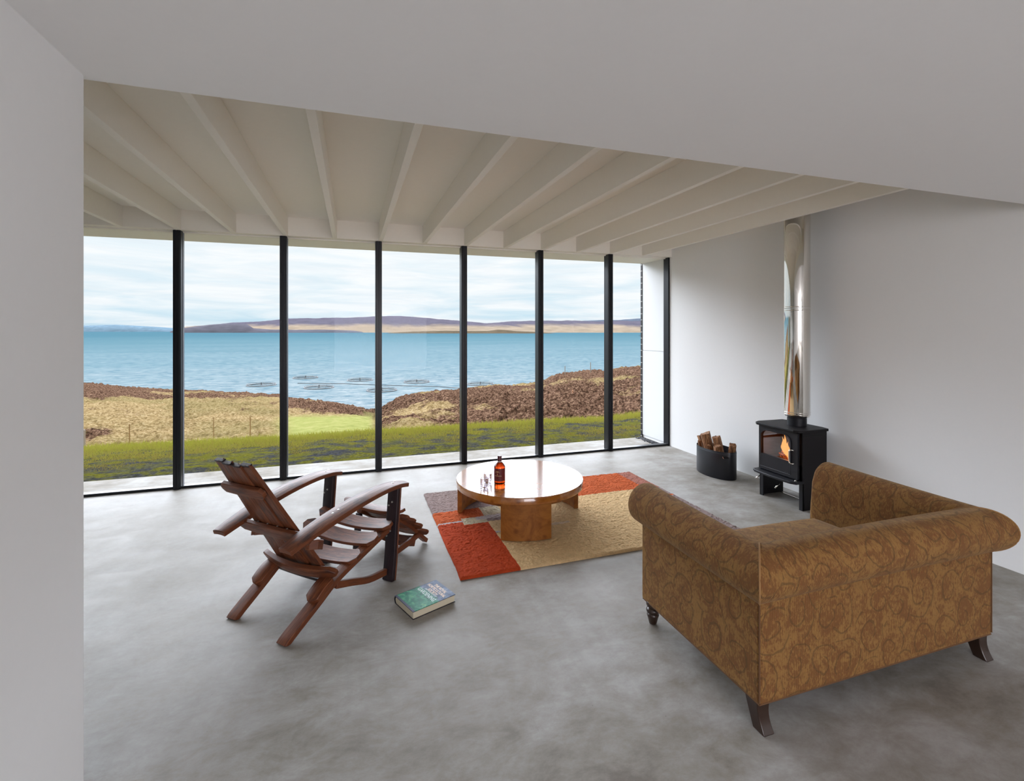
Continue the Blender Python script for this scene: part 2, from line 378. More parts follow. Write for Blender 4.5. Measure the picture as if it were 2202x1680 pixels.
tg = np.interp(s_, Bg, Tg); ts = np.interp(s_, Bs, Ts); ys = np.interp(s_, By, Ysk); y0 = yslab(s_); y1 = crest(s_)
um = s_ * 1040 + 1101
def smooth(a, b, x): k = np.clip((x - a) / (b - a), 0, 1); return k * k * (3 - 2 * k)
meadow_u = smooth(570, 640, um) * (1 - smooth(790, 812, um))
for i in range(nA):
    k = i / (nA - 1); Y = y0 - .06 + (y1 - y0 + .06) * k
    S.append(s_); Yv.append(Y); Z.append(near_z(s_, Y)); G.append(np.ones_like(s_)); Hh.append(np.zeros_like(s_))
yb = np.maximum(24., y1 + 6)
z1 = EYE - y1 * tg; zb = EYE - yb * (tg + .001)
for i in range(1, nB):
    k = i / nB; Y = y1 + (yb - y1) * k; z = z1 + (zb - z1) * k - .8 * math.sin(PI * min(1, k * 1.0)) * 1.
    S.append(s_); Yv.append(Y); Z.append(z); G.append(np.full_like(s_, 1 - smooth(0, .12, k))); Hh.append(np.full_like(s_, .3))
for i in range(nC):
    k = i / (nC - 1); Y = 1 / (1 / yb + (1 / ys - 1 / yb) * k)
    prof = k + .10 * np.sin(PI * k)
    T = tg + .001 + (ts - tg - .001) * prof; z = EYE - Y * T
    v = 710 + 1040 * T
    md = meadow_u * smooth(889, 899, v)
    left = 1 - smooth(770, 830, um)
    hl = smooth(.62, .9, k) * .75 + smooth(420, 180, um) * .45 - .10
    hl = np.where(um < 620, hl, smooth(.45, .8, k))
    h = left * hl + (1 - left) * (.80 - .30 * smooth(.85, 1, k))
    S.append(s_); Yv.append(Y); Z.append(z); G.append(md); Hh.append(np.clip(h, 0, 1))
zs = EYE - ys * ts
for i in range(1, nD + 1):
    k = i / nD; Y = ys + 60 * k; z = zs + (-47.5 - zs) * (k ** 1.3)
    S.append(s_); Yv.append(Y); Z.append(z); G.append(np.zeros_like(s_)); Hh.append(np.full_like(s_, .6))
S = np.array(S); Yv = np.array(Yv); Z = np.array(Z); G = np.array(G); Hh = np.array(Hh)
Xc = S * Yv; X, Yr = Xc * CT + Yv * ST, -Xc * ST + Yv * CT
far = np.clip((Yv - 14) / 12, 0, 1)
hm = fbm(X * .09, Yr * .09, 4, 3) * 2 + fbm(X * .33, Yr * .33, 4, 51) * 1.1
hd = np.clip(.5 + (Hh - .5) * 1.1 + hm * .9, 0, 1)             # where heather grows
t1 = fbm(X * .35, Yr * .35, 3, 11); t2 = np.abs(fbm(X * 1.3, Yr * 1.3, 3, 23)); t3 = fbm(X * 3.1, Yr * 3.1, 2, 31)
mead = 1 - .85 * np.clip(G, 0, 1)
Z = Z + far * mead * (t1 * .9 + (.22 - t2) * 1.5 * hd + t3 * .34) + (1 - far) * fbm(X * 2.2, Yr * 2.2, 3, 41) * .05 * np.clip((Yv - yslab(S)) / .6, 0, 1)
nr, nc = S.shape
verts = np.stack([X, Yr, Z], -1).reshape(-1, 3)
idx = np.arange(nr * nc).reshape(nr, nc)
faces = np.stack([idx[:-1, :-1], idx[:-1, 1:], idx[1:, 1:], idx[1:, :-1]], -1).reshape(-1, 4)
def npmesh(name, verts, faces, mat, attr=None):
    me = bpy.data.meshes.new(name); nf, kf = faces.shape
    me.vertices.add(len(verts)); me.vertices.foreach_set('co', verts.astype(np.float32).ravel())
    me.loops.add(nf * kf); me.loops.foreach_set('vertex_index', faces.astype(np.int32).ravel())
    me.polygons.add(nf); me.polygons.foreach_set('loop_start', np.arange(nf, dtype=np.int32) * kf); me.polygons.foreach_set('loop_total', np.full(nf, kf, np.int32))
    if attr:
        for k, a in attr.items():
            at = me.attributes.new(k, 'FLOAT', 'POINT'); at.data.foreach_set('value', a.astype(np.float32).ravel())
    me.materials.append(mat); me.update(); me.validate()
    ob = bpy.data.objects.new(name, me); col.objects.link(ob); return ob
def moor():
    m, t = newmat('moorland'); g = nd(t, 'TexCoord').outputs['Object']
    gr = nd(t, 'Attribute', attribute_name='green').outputs['Fac']; hd_ = nd(t, 'Attribute', attribute_name='heather').outputs['Fac']
    n1 = noise(t, g, 1.1, 6, .7, .6); n2 = noise(t, g, 6., 5, .7); n3 = noise(t, g, .12, 4, .6)
    n2 = mth(t, 'ADD', mth(t, 'MULTIPLY', mth(t, 'SUBTRACT', n2, .5), 1.7), .5)
    straw = ramp(t, n2, [(.3, (0.1306, 0.0898, 0.0408)), (.5, (0.2312, 0.1632, 0.0789)), (.7, (0.3332, 0.2584, 0.1469))])
    straw = mix(t, mth(t, 'MULTIPLY', ramp(t, n3, [(.45, (0, 0, 0)), (.6, (1, 1, 1))]), .35), straw, (0.1012, 0.0978, 0.0337))
    heath = ramp(t, n2, [(.3, (0.0245, 0.0150, 0.0095)), (.5, (0.0898, 0.0490, 0.0326)), (.72, (0.2244, 0.1428, 0.0952))])
    f = ramp(t, mth(t, 'ADD', mth(t, 'MULTIPLY', hd_, .62), mth(t, 'MULTIPLY', n1, .75)), [(.61, (0, 0, 0)), (.75, (1, 1, 1))])
    c_ = mix(t, f, straw, heath)
    mead = ramp(t, noise(t, g, 1.6, 6, .65), [(.3, (0.1564, 0.1700, 0.0490)), (.55, (0.2244, 0.2312, 0.0789)), (.75, (0.2924, 0.2652, 0.1224))])
    c_ = mix(t, gr, c_, mead)
    sp = nd(t, 'SeparateXYZ', {0: g}).outputs[2]
    p = nd(t, 'BsdfPrincipled', {'Base Color': c_, 'Roughness': .95, 'Specular IOR Level': .0, 'Normal': bump(t, n2, .5, .12)})
    finish(t, p); return m
def lawnmat():
    m, t = newmat('thin_lawn'); g = nd(t, 'TexCoord').outputs['Object']
    n1 = noise(t, mapping(t, g, (1, 1, 1)), 3.2, 6, .7, .4); n2 = noise(t, g, 28., 4, .7)
    soil = ramp(t, n2, [(.35, (0.0150, 0.0150, 0.0163)), (.6, (0.0500, 0.0513, 0.0562)), (.75, (0.1125, 0.1175, 0.1313))])
    gr_ = ramp(t, n2, [(.3, (0.0450, 0.0425, 0.0075)), (.55, (0.0975, 0.0950, 0.0150)), (.75, (0.1625, 0.1500, 0.0325))])
    c_ = mix(t, ramp(t, n1, [(.42, (0, 0, 0)), (.58, (1, 1, 1))]), soil, gr_)
    gr = nd(t, 'Attribute', attribute_name='green').outputs['Fac']
    finish(t, nd(t, 'BsdfPrincipled', {'Base Color': c_, 'Roughness': .95, 'Specular IOR Level': .0, 'Normal': bump(t, n2, .9, .03)})); return m
M['moor'] = moor(); M['lawn'] = lawnmat()
gnd_ = npmesh('moorland', verts, faces, M['moor'], {'green': G, 'heather': hd})
gnd_.data.materials.append(M['lawn'])
mi = np.zeros((nr - 1, nc - 1), np.int32); mi[:nA] = 1; gnd_.data.polygons.foreach_set('material_index', mi.ravel())
gnd_.data.polygons.foreach_set('use_smooth', [True] * len(faces)); struct(gnd_)
# the ground the house stands on
struct(MB().prism([(-40, -60), (60, -60), (60, -5.3), (-40, -5.3)], -1, -.2).build('rear_ground', M['lawn']))
# grass blades
def blades(n, tall, name, seed, kmin, kmax, dens):
    r_ = np.random.default_rng(seed); s = r_.uniform(-1.05, .36, n); k = r_.uniform(kmin, kmax, n); y0 = yslab(s); Y = y0 + (crest(s) - y0) * k
    x = s * Y; X_, Y_ = x * CT + Y * ST, -x * ST + Y * CT
    d = fbm(X_ * 1.3, Y_ * 1.3, 3, 77) + fbm(X_ * 6, Y_ * 6, 2, 5) * .6
    keep = d > dens - k * .35
    s, k, Y, X_, Y_ = s[keep], k[keep], Y[keep], X_[keep], Y_[keep]; n = len(s)
    z = near_z(s, Y) - .01; h = r_.uniform(.45, 1.1, n) * (tall[0] + (tall[1] - tall[0]) * np.clip(k, 0, 1) ** 3); w_ = r_.uniform(.003, .006, n); a = r_.uniform(0, 2 * PI, n)
    lx, ly = np.cos(a), np.sin(a); b = r_.uniform(0, 2 * PI, n); lean = r_.uniform(.2, .9, n) * h
    p0 = np.stack([X_ - lx * w_, Y_ - ly * w_, z], -1); p1 = np.stack([X_ + lx * w_, Y_ + ly * w_, z], -1)
    p2 = np.stack([X_ + np.cos(b) * lean, Y_ + np.sin(b) * lean, z + h], -1)
    V = np.stack([p0, p1, p2], 1).reshape(-1, 3); F = np.arange(3 * n).reshape(-1, 3)
    return V, F, np.repeat(r_.uniform(0, 1, n) * .6 + .4 * np.clip(k, 0, 1) ** 2, 3)
def blademat():
    m, t = newmat('grass_blade'); a = nd(t, 'Attribute', attribute_name='tone').outputs['Fac']
    c_ = ramp(t, a, [(0, (0.1375, 0.0975, 0.0375)), (.25, (0.2625, 0.2063, 0.0575)), (.6, (0.2625, 0.2500, 0.0425)), (1, (0.3125, 0.3375, 0.0425))])
    d = nd(t, 'BsdfDiffuse', {'Color': c_}); tr = nd(t, 'BsdfTranslucent', {'Color': c_})
    finish(t, nd(t, 'MixShader', {0: .3, 1: d.outputs[0], 2: tr.outputs[0]})); return m
M['blade'] = blademat()
V1, F1, T1 = blades(110000, (.022, .085), 'g', 1, .02, 1.04, .10); V2, F2, T2 = blades(16000, (.05, .11), 'g', 2, .82, 1.06, -1)
grass = npmesh('lawn_grass', np.concatenate([V1, V2]), np.concatenate([F1, F2 + len(V1)]), M['blade'], {'tone': np.concatenate([T1, T2])})
tag(grass, 'short green grass growing in a strip beyond the concrete terrace', 'grass', kind='stuff')

# sea
SEA = EYE - 48.
def seamat():
    m, t = newmat('sea_water'); g = nd(t, 'TexCoord').outputs['Object']
    n1 = noise(t, mapping(t, g, (.10, .22, 1), rot=(0, 0, -.3)), 1., 8, .72, .4)
    n2 = noise(t, mapping(t, g, (.0016, .007, 1), rot=(0, 0, -.25)), 1., 5, .6, .6)
    n3 = noise(t, mapping(t, g, (.5, 1.0, 1), rot=(0, 0, -.3)), 1., 4, .6)
    h = mth(t, 'ADD', n1, mth(t, 'MULTIPLY', n3, .25))
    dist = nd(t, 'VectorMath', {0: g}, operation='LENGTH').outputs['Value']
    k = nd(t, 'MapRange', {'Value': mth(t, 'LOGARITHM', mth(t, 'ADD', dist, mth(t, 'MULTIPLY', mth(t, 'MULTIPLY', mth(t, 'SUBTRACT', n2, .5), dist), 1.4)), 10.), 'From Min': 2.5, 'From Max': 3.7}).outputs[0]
    c_ = ramp(t, k, [(0, (0.2485, 0.2698, 0.2769)), (.35, (0.1534, 0.2073, 0.2272)), (.75, (0.0824, 0.1491, 0.1732)), (1, (0.0511, 0.1164, 0.1463))])  # sky brightness on the nearer water is put into the base colour
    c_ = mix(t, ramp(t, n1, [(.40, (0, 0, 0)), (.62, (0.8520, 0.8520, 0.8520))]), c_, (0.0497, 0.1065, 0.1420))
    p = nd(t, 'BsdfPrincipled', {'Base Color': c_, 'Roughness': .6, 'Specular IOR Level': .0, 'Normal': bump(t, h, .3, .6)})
    finish(t, p); return m
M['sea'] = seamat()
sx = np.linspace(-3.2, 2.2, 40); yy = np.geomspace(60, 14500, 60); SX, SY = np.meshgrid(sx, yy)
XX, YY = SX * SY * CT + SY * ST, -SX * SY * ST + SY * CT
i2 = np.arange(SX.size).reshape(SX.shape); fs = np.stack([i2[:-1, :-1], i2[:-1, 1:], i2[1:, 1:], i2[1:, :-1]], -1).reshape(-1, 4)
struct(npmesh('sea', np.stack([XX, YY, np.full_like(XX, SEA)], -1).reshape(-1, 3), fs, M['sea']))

# far coast: ridges given by bearing (pixel column of the photo's frame), top slope, distance
def coastmat(name, low, high, z0, z1, ns=.0011):  # base colours of the farther ridges hold aerial haze
    m, t = newmat(name); g = nd(t, 'TexCoord').outputs['Object']; z = nd(t, 'SeparateXYZ', {0: g}).outputs[2]
    n = noise(t, mapping(t, g, (ns, ns * .35, .004)), 1., 7, .65, .6)
    n2 = noise(t, mapping(t, g, (ns * 5, ns * 2, .03)), 1., 5, .7)
    k = nd(t, 'MapRange', {'Value': mth(t, 'ADD', z, mth(t, 'MULTIPLY', mth(t, 'SUBTRACT', n, .5), (z1 - z0) * 3.2)), 'From Min': z0, 'From Max': z1}).outputs[0]
    lo = mix(t, ramp(t, n2, [(.35, (0, 0, 0)), (.65, (1, 1, 1))]), tuple(x * .72 for x in low), low)
    hi = mix(t, ramp(t, n2, [(.35, (0, 0, 0)), (.65, (1, 1, 1))]), tuple(x * .72 for x in high), high)
    finish(t, nd(t, 'BsdfPrincipled', {'Base Color': mix(t, k, lo, hi), 'Roughness': 1., 'Specular IOR Level': 0.})); return m
def ridge(name, us, vs, D, depth, mat, rough=6., n=260, seed=1):
    u = np.linspace(us[0], us[-1], n); s = SU(u); v = np.interp(u, us, vs); top = EYE + D * (710 - v) / 1040
    K = 14; P = []
    for j in range(K):
        k = j / (K - 1); Y = D - depth + depth * k
        zz_ = SEA - 3 + (top - SEA + 3) * (np.sin(k * PI / 2) ** .8)
        zz_ = zz_ + fbm(u * .05 + seed, np.full(n, k * 5.), 4, seed) * rough * math.sin(k * PI / 2) * (.6 + .8 * (k < .99))
        P.append(np.stack([s * Y * CT + Y * ST, -s * Y * ST + Y * CT, zz_], -1))
    for j in range(1, 5):
        k = j / 4; Y = D + depth * .6 * k; zz_ = top + (SEA - 3 - top) * k; P.append(np.stack([s * Y * CT + Y * ST, -s * Y * ST + Y * CT, zz_], -1))
    P = np.array(P); i3 = np.arange(P.shape[0] * n).reshape(-1, n); f3 = np.stack([i3[:-1, :-1], i3[:-1, 1:], i3[1:, 1:], i3[1:, :-1]], -1).reshape(-1, 4)
    ob = npmesh(name, P.reshape(-1, 3), f3, mat); ob.data.polygons.foreach_set('use_smooth', [True] * len(f3)); return struct(ob)
M['c1'] = coastmat('far_island', (0.1310, 0.2002, 0.2621), (0.1456, 0.2184, 0.2839), 0, 100)  # pale blue of distance haze put into the island's colour
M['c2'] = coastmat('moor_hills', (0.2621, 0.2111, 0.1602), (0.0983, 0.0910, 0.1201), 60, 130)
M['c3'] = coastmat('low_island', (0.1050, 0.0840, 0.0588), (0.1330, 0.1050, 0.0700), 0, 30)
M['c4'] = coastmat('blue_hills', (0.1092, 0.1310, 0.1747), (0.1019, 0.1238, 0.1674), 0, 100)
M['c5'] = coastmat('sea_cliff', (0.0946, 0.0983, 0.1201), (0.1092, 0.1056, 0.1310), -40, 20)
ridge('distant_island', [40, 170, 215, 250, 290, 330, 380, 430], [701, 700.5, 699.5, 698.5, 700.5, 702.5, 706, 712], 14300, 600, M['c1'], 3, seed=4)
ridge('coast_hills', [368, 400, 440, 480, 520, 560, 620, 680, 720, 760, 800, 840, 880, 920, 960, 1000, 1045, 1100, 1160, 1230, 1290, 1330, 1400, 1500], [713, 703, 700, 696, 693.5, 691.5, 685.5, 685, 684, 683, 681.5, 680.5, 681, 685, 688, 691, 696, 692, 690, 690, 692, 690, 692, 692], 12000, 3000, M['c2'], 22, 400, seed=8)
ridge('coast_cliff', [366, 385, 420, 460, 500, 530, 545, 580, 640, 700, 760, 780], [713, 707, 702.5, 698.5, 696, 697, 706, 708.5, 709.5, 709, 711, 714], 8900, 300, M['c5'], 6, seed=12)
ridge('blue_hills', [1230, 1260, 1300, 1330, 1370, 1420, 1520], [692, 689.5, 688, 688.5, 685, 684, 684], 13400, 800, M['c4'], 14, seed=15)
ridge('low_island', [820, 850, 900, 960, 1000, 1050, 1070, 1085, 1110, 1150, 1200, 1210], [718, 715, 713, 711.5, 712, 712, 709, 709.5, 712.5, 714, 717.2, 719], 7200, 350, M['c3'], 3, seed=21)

# fish farm rings
M['ring'] = plain('dark_pipe', (.05, .05, .055), .6)
def pix_sea(u, v): Y = 48. * 1040 / (v - 710.); return room((u - 1101) / 1040 * Y, Y)
rings = [(562, 828.5, 'leftmost fish farm ring floating on the sea', 1.), (657, 813, 'fish farm ring left of the third mullion, farther out', 1.), (686, 834, 'fish farm ring nearer than its neighbour, right of the second mullion', 1.),
         (774, 818, 'fish farm ring just left of the middle mullion, farther out', 1.), (821, 840, 'fish farm ring crossed by the dark middle mullion', 1.), (896, 822, 'fish farm ring alone between the middle and fourth mullions', 1.), (1033, 827, 'rightmost fish farm ring just above the right headland', 1.)]
proto = None
def fish_ring():
    r = thing('fish_farm_ring', '', 'fish cage', (0, 0, 0), 0, 'fish farm rings on the sea')
    Rr = 11.6; cp = [(Rr * math.cos(a), Rr * math.sin(a)) for a in [2 * PI * i / 48 for i in range(49)]]
    m = MB()
    for rr, z in ((1, .25), (.955, .25)): m.tube([(x * rr, y * rr, z) for x, y in cp], .32, 6, False)
    m.build('float_pipe', M['ring'], r)
    m = MB(); m.tube([(x * .975, y * .975, 1.35) for x, y in cp], .15, 5, False); m.build('handrail', M['ring'], r)
    for i in range(0, 48, 4): x, y = cp[i]; MB().tube([(x * .975, y * .975, .2), (x * .975, y * .975, 1.35)], .07, 4).build('stanchion', M['ring'], r)
    m = MB(); m.lathe([(.9, .0), (.9, .5), (.3, .7), (.25, 2.4), (.05, 2.5)], 8)
    for k in range(6): a = k * PI / 3; m.tube([(0, 0, 2.0), (math.cos(a) * 3.4, math.sin(a) * 3.4, .4)], .06, 4)
    m.build('net_support', M['ring'], r)
    return r
for i, (u, v, lab, k) in enumerate(rings):
    x, y = pix_sea(u, v)
    if i == 0: r = proto = fish_ring()
    else:
        r = proto.copy(); col.objects.link(r)
        for ch in proto.children: cc = ch.copy(); col.objects.link(cc); cc.parent = r
    r.location = (x, y, SEA); r['label'] = lab; r['category'] = 'fish cage'
ml = [pix_sea(*p) for p in ((640, 825), (740, 826), (850, 830), (940, 832), (1020, 838))]
tag(MB().tube([(x, y, SEA + .15) for x, y in ml], .35, 5).build('mooring_line', M['ring']), 'dark mooring line floating between the fish farm rings', 'mooring line')
x, y = pix_sea(1377, 722.5)
bt = thing('barge', 'small dark barge far out at the right edge of the sea view', 'boat', (x, y, SEA), .2)
MB().box((-14, -4, -.5), (14, 4, 2.2)).build('hull', M['ring'], bt); MB().box((5, -3, 2.2), (10, 3, 6)).build('wheelhouse', M['ring'], bt)

# fence posts on the moor
M['post'] = plain('weathered_post', (.20, .12, .04), .8, nscale=8, namt=.3); M['palepost'] = plain('pale_post', (.22, .19, .15), .8, nscale=8, namt=.2)
def on_moor(u, vb):       # the point of the moor surface seen along this bearing at this slope
    j = int(np.argmin(np.abs(S[0] - float(SU(u))))); a = nA + nB - 1; Tn = (EYE - Z[a:a + nC, j]) / Yv[a:a + nC, j]
    k = a + int(np.argmin(np.abs(Tn - (vb - 710) / 1040))); return X[k, j], Yr[k, j], Z[k, j]
def post(u, vb, Y, h, r, lab, mat):
    xx, yy_, z = on_moor(u, vb)
    o = MB().lathe([(r, -.4), (r, h * .97), (r * .5, h)], 8).build('fence_post', mat); o.location = (xx, yy_, z); tag(o, lab, 'fence post', 'fence posts on the moor')
for a in [(180, 961, 29, .88, .075, 'thick pale fence post at far left, beside the white partition', M['palepost']),
          (278, 953, 31, 1.02, .026, 'thin yellow fence post between the partition and the first mullion', M['post']),
          (372.5, 944, 33, 1.07, .024, 'thin yellow fence post hard against the first mullion', M['post']),
          (459.5, 942, 35, 1.1, .018, 'thin fence post in the second bay, nearer the first mullion', M['post']),
          (537, 943, 36, 1.15, .026, 'thin yellow fence post in the second bay, nearer the second mullion', M['post']),
          (1213, 806, 88, 1.3, .05, 'tiny fence post on the right skyline, left of its companion', M['palepost']),
          (1271, 802, 89, 1.5, .05, 'tiny fence post on the right skyline just left of the last mullion', M['palepost'])]: post(*a)

# ------------------------------------------------------------------ stave chair (x forward, y left)
def stave(pts, side, wid, th, crown=.25, n_up=None, rnd=0., uoff=None):
    """board along pts; side = width direction; crown = how far the top face is arched"""
    m = MB(); pts = [Vector(p) for p in pts]; side = Vector(side).normalized(); rings = []; L = [0]
    for i in range(1, len(pts)): L.append(L[-1] + (pts[i] - pts[i - 1]).length)
    tot = L[-1]; K = 7; uo = random.uniform(0, 9) if uoff is None else uoff
    for i, p in enumerate(pts):
        d = (pts[min(i + 1, len(pts) - 1)] - pts[max(i - 1, 0)]).normalized(); nrm = d.cross(side).normalized()
        if n_up is not None and nrm.dot(Vector(n_up)) < 0: nrm = -nrm
        sd_ = nrm.cross(d).normalized()
        w_ = wid[i] if hasattr(wid, '__len__') else wid
        if rnd:
            e = min(L[i], tot - L[i]) / rnd
            if e < 1: w_ *= math.sqrt(max(.12, 1 - (1 - e) ** 2))
        r_ = []
        for q in range(K): a = -1 + 2 * q / (K - 1); r_.append(p + sd_ * a * w_ / 2 + nrm * (th / 2 + crown * w_ * .5 * (1 - a * a)))
        for q in range(K): a = 1 - 2 * q / (K - 1); r_.append(p + sd_ * a * w_ / 2 - nrm * (th / 2 - crown * w_ * .35 * (1 - a * a)))
        rings.append(r_)
    us = [uo + l for l in L]; vs = [q * .012 for q in range(K)] + [.2 + q * .012 for q in range(K)] + [.0]
    return m.loft(rings, True, True, (us, vs))
def spline(p, n=14):
    out = []; p = [Vector(q) for q in p]; q = [p[0] * 2 - p[1]] + p + [p[-1] * 2 - p[-2]]
    for i in range(1, len(q) - 2):
        for k in range(n if i < len(q) - 3 else n + 1):
            t_ = k / n; a, b, c_, d = q[i - 1:i + 3]
            out.append(.5 * ((2 * b) + (c_ - a) * t_ + (2 * a - 5 * b + 4 * c_ - d) * t_ ** 2 + (3 * b - a - 3 * c_ + d) * t_ ** 3))
    return out
CH = thing('stave_armchair', 'reclined brown armchair made of curved barrel staves, facing the low round table', 'armchair', (-.488, 2.963, 0), R(46))
SB = dict(bevel=.0035, seg=2)
def bp(m, name, mat, par, **k): k = {**SB, **k}; return m.build(name, mat, par, smooth=True, sharp=45, **k)
def rail_z(x): return float(np.interp(x, [0, .05, .33, .5, .775, .82], [-.034, .006, .172, .232, .321, .330]))
def bolt(par, p, nrm=(0, 0, 1), r=.008):
    n_ = Vector(nrm).normalized(); p = Vector(p); q = MB().tube([p - n_ * .004, p + n_ * .002, p + n_ * .004], [r, r, r * .55], 10)
    return q.build('bolt', M['steel'], par, smooth=True, sharp=40)
for sgn in (-1, 1):
    pts = spline([(x - .012 - (.035 * (1 - x) ** 2 if sgn < 0 else 0), sgn * (.226 + .048 * x), rail_z(x) + .020) for x in (.012, .05, .2, .33, .5, .65, .80)], 5)
    m = stave(pts, (0, 1, 0), [.074] * len(pts), .030, .04, (0, 0, 1))
    for i, v in enumerate(m.v): m.v[i] = (v[0], v[1], max(v[2], .0))
    bp(m, 'side_rail', M['stave'], CH)
    # front leg
    pts = spline([(.728, sgn * .292, 0), (.748, sgn * .292, .15), (.765, sgn * .291, .35), (.789, sgn * .292, .600)], 5)
    bp(stave(pts, (0, 1, 0), .084, .026, .10, (-1, 0, 0)), 'front_leg', [M['char']], CH)
    m = stave([p + Vector((.019, 0, 0)) for p in pts], (0, 1, 0), .088, .010, .03, (-1, 0, 0)); bp(m, 'leg_facing', M['stave'], CH)
    for dz, dy in ((.51, -.012), (.485, .014), (.325, -.01), (.29, .016)): bolt(CH, (.772 - .0155 - (.565 - dz) * .1, sgn * .291 + dy, dz), (-1, 0, 0), .006)
    # arm
    zz_ = [(-.05, .500), (.06, .533), (.22, .572), (.42, .606), (.62, .622), (.77, .616), (.872, .596)]
    pts = spline([(x, sgn * (.268 + .034 * math.sin(min(1, max(0, x / .8)) * PI * .5)), z) for x, z in zz_], 5)
    n_ = len(pts); wd = [.094 + .036 * math.sin(PI * min(1, i / (n_ - 1) * 1.02)) for i in range(n_)]
    am = bp(stave(pts, (0, 1, 0), wd, .026, .16, (0, 0, 1)), 'armrest', M['stave'], CH)
    for x, dy in ((.24, -.0), (.28, .0), (.75, -.012), (.79, .012)):
        i = min(range(n_), key=lambda q: abs(pts[q].x - x)); bolt(CH, pts[i] + Vector((0, dy, .0205)), (-.1, 0, 1), .0075)
    # block under the arm beside the back, pads on the rear legs, lower brace
    bp(stave([(.13, sgn * .225, .455), (.17, sgn * .225, .445), (.23, sgn * .225, .42)], (0, 1, -.2), .085, .05, .2, (0, 0, 1), rnd=.02), 'arm_block', M['stave'], CH)
    pts = [(x, sgn * (.218 + .055 * x), rail_z(x) + .064 + .014 * math.sin((x - .15) / .14 * PI)) for x in np.linspace(.150, .290, 9)]
    bp(stave(pts, (0, 1, 0), .092, .032, .18, (0, 0, 1), rnd=.028), 'leg_pad', M['stave'], CH)
    pts = spline([(.30, sgn * .262, .165), (.42, sgn * .27, .128), (.56, sgn * .275, .080), (.715, sgn * .28, .060)], 4)
    bp(stave(pts, (0, 1, 0), .026, .040, .05, (0, 0, 1)), 'lower_brace', M['stave'], CH)
# seat slats (concave)
for i, (x, z, wd, hl) in enumerate([(.728, .372, .096, .318), (.590, .330, .108, .315), (.445, .276, .108, .305)]):
    pts = [(x, y, z - .034 * (1 - (y / hl) ** 2)) for y in np.linspace(-hl, hl, 17)]
    m = stave(pts, (.95, 0, .36), wd, .022, -.02, (0, 0, 1), rnd=.018)
    bp(m, 'seat_slat', M['stave'], CH)
pts = [(.335, y, .192 - .008 * (1 - (y / .25) ** 2)) for y in np.linspace(-.25, .25, 9)]
bp(stave(pts, (.93, 0, .42), .10, .02, .0, (0, 0, 1)), 'seat_slat', M['char'], CH)
# back planks
def bk(z): return -.135 + (.95 - z) * .587
for i in range(4):
    f = (i - 1.5) / 1.5; rows_ = []
    m = MB(); us = []; zs_ = np.linspace(.235 + .010 * abs(f), .945 + .012 * random.uniform(-1, 1), 16)
    yc0, yc1 = f * .150, f * .105 + .032
    pts = []; wd = []
    for z in zs_:
        k = (z - .235) / .71; y = yc0 + (yc1 - yc0) * k; off = .010 * f * f
        pts.append((bk(z) + off, y, z)); wd.append(.099 - .030 * k)
    m = stave(pts, (0, 1, 0), wd, .020, .06, (-.86, 0, -.5))
    # ragged charred upper edge
    n_ = len(m.v)
    for q in range(n_ - 14, n_):
        v = m.v[q]; dzz = random.uniform(-.012, .012); m.v[q] = (v[0] - dzz * .587, v[1], v[2] + dzz)
    bp(m, 'back_plank', M['stave'], CH, bevel=.002)
    pt = [Vector(pts[-1]) + Vector((-.0005, 0, -.002)), Vector(pts[-1]) + Vector((-.0045, 0, .006))]
    bp(stave(pt, (0, 1, 0), wd[-1] * 1.0, .022, .06, (-.86, 0, -.5)), 'charred_edge', M['char'], CH, bevel=.001)
def cross(z, y0, y1, w_, sag, name, dx=-.030, th=.024, rnd=.02, mat='stave'):
    pts = []
    for y in np.linspace(y0, y1, 17):
        k = (y - (y0 + y1) / 2) / ((y1 - y0) / 2); pts.append((bk(z) + dx - sag * (1 - k * k), y, z - .25 * sag * (1 - k * k)))
    return bp(stave(pts, (-.5, 0, .86), w_, th, .08, (-.86, 0, -.5), rnd=rnd), name, M[mat], CH)
cross(.785, -.135, .205, .070, .004, 'upper_cross_rail', -.026)
cross(.508, -.285, .300, .082, .006, 'middle_cross_rail', -.026)
cross(.258, -.300, .300, .072, .050, 'lower_cross_rail', .004, .03)
for y in (-.12, -.04, .04, .12): bolt(CH, (bk(.545) - .018, y, .545), (-.86, 0, -.5), .005)

# footrest in front of the chair
FR = thing('stave_footrest', 'low slatted stave footrest sloping to the floor in front of the armchair', 'footrest', (-.488 + math.cos(R(46)) * .93 - math.sin(R(46)) * -.02, 2.963 + math.sin(R(46)) * .93 + math.cos(R(46)) * -.02, 0), R(46))
def fz(x): return .318 - x * .86 + .03 * math.sin(min(1, x / .38) * PI)
for sgn in (-1, 1):
    pts = spline([(x, sgn * .15, max(.015, fz(x))) for x in (-.02, .08, .18, .28, .375)], 4)
    m = stave(pts, (0, 1, 0), .045, .03, .05, (0, 0, 1)); m.v = [(v[0], v[1], max(0., v[2])) for v in m.v]
    bp(m, 'side_rail', M['stave'], FR)
    bp(stave([(-.035, sgn * .17, 0), (-.02, sgn * .17, .15), (.0, sgn * .17, .30)], (0, 1, 0), .05, .022, .08, (-1, 0, 0)), 'rear_leg', M['char'], FR)
    bp(stave([(-.02, sgn * .172, .085), (.12, sgn * .172, .092), (.27, sgn * .165, .105)], (0, 1, 0), .022, .040, .05, (0, 0, 1)), 'lower_brace', M['stave'], FR)
for i, x in enumerate((-.035, .045, .12, .20, .275)):
    z = fz(x) + .035 + (.03 if i == 0 else 0); hl = .245 if i else .27
    pts = [(x, y, z - .03 * (1 - (y / hl) ** 2)) for y in np.linspace(-hl, hl, 15)]
    bp(stave(pts, (.72, 0, -.69) if i else (1, 0, .1), .082, .02, .10, (0, 0, 1), rnd=.02), 'slat', M['stave'], FR)
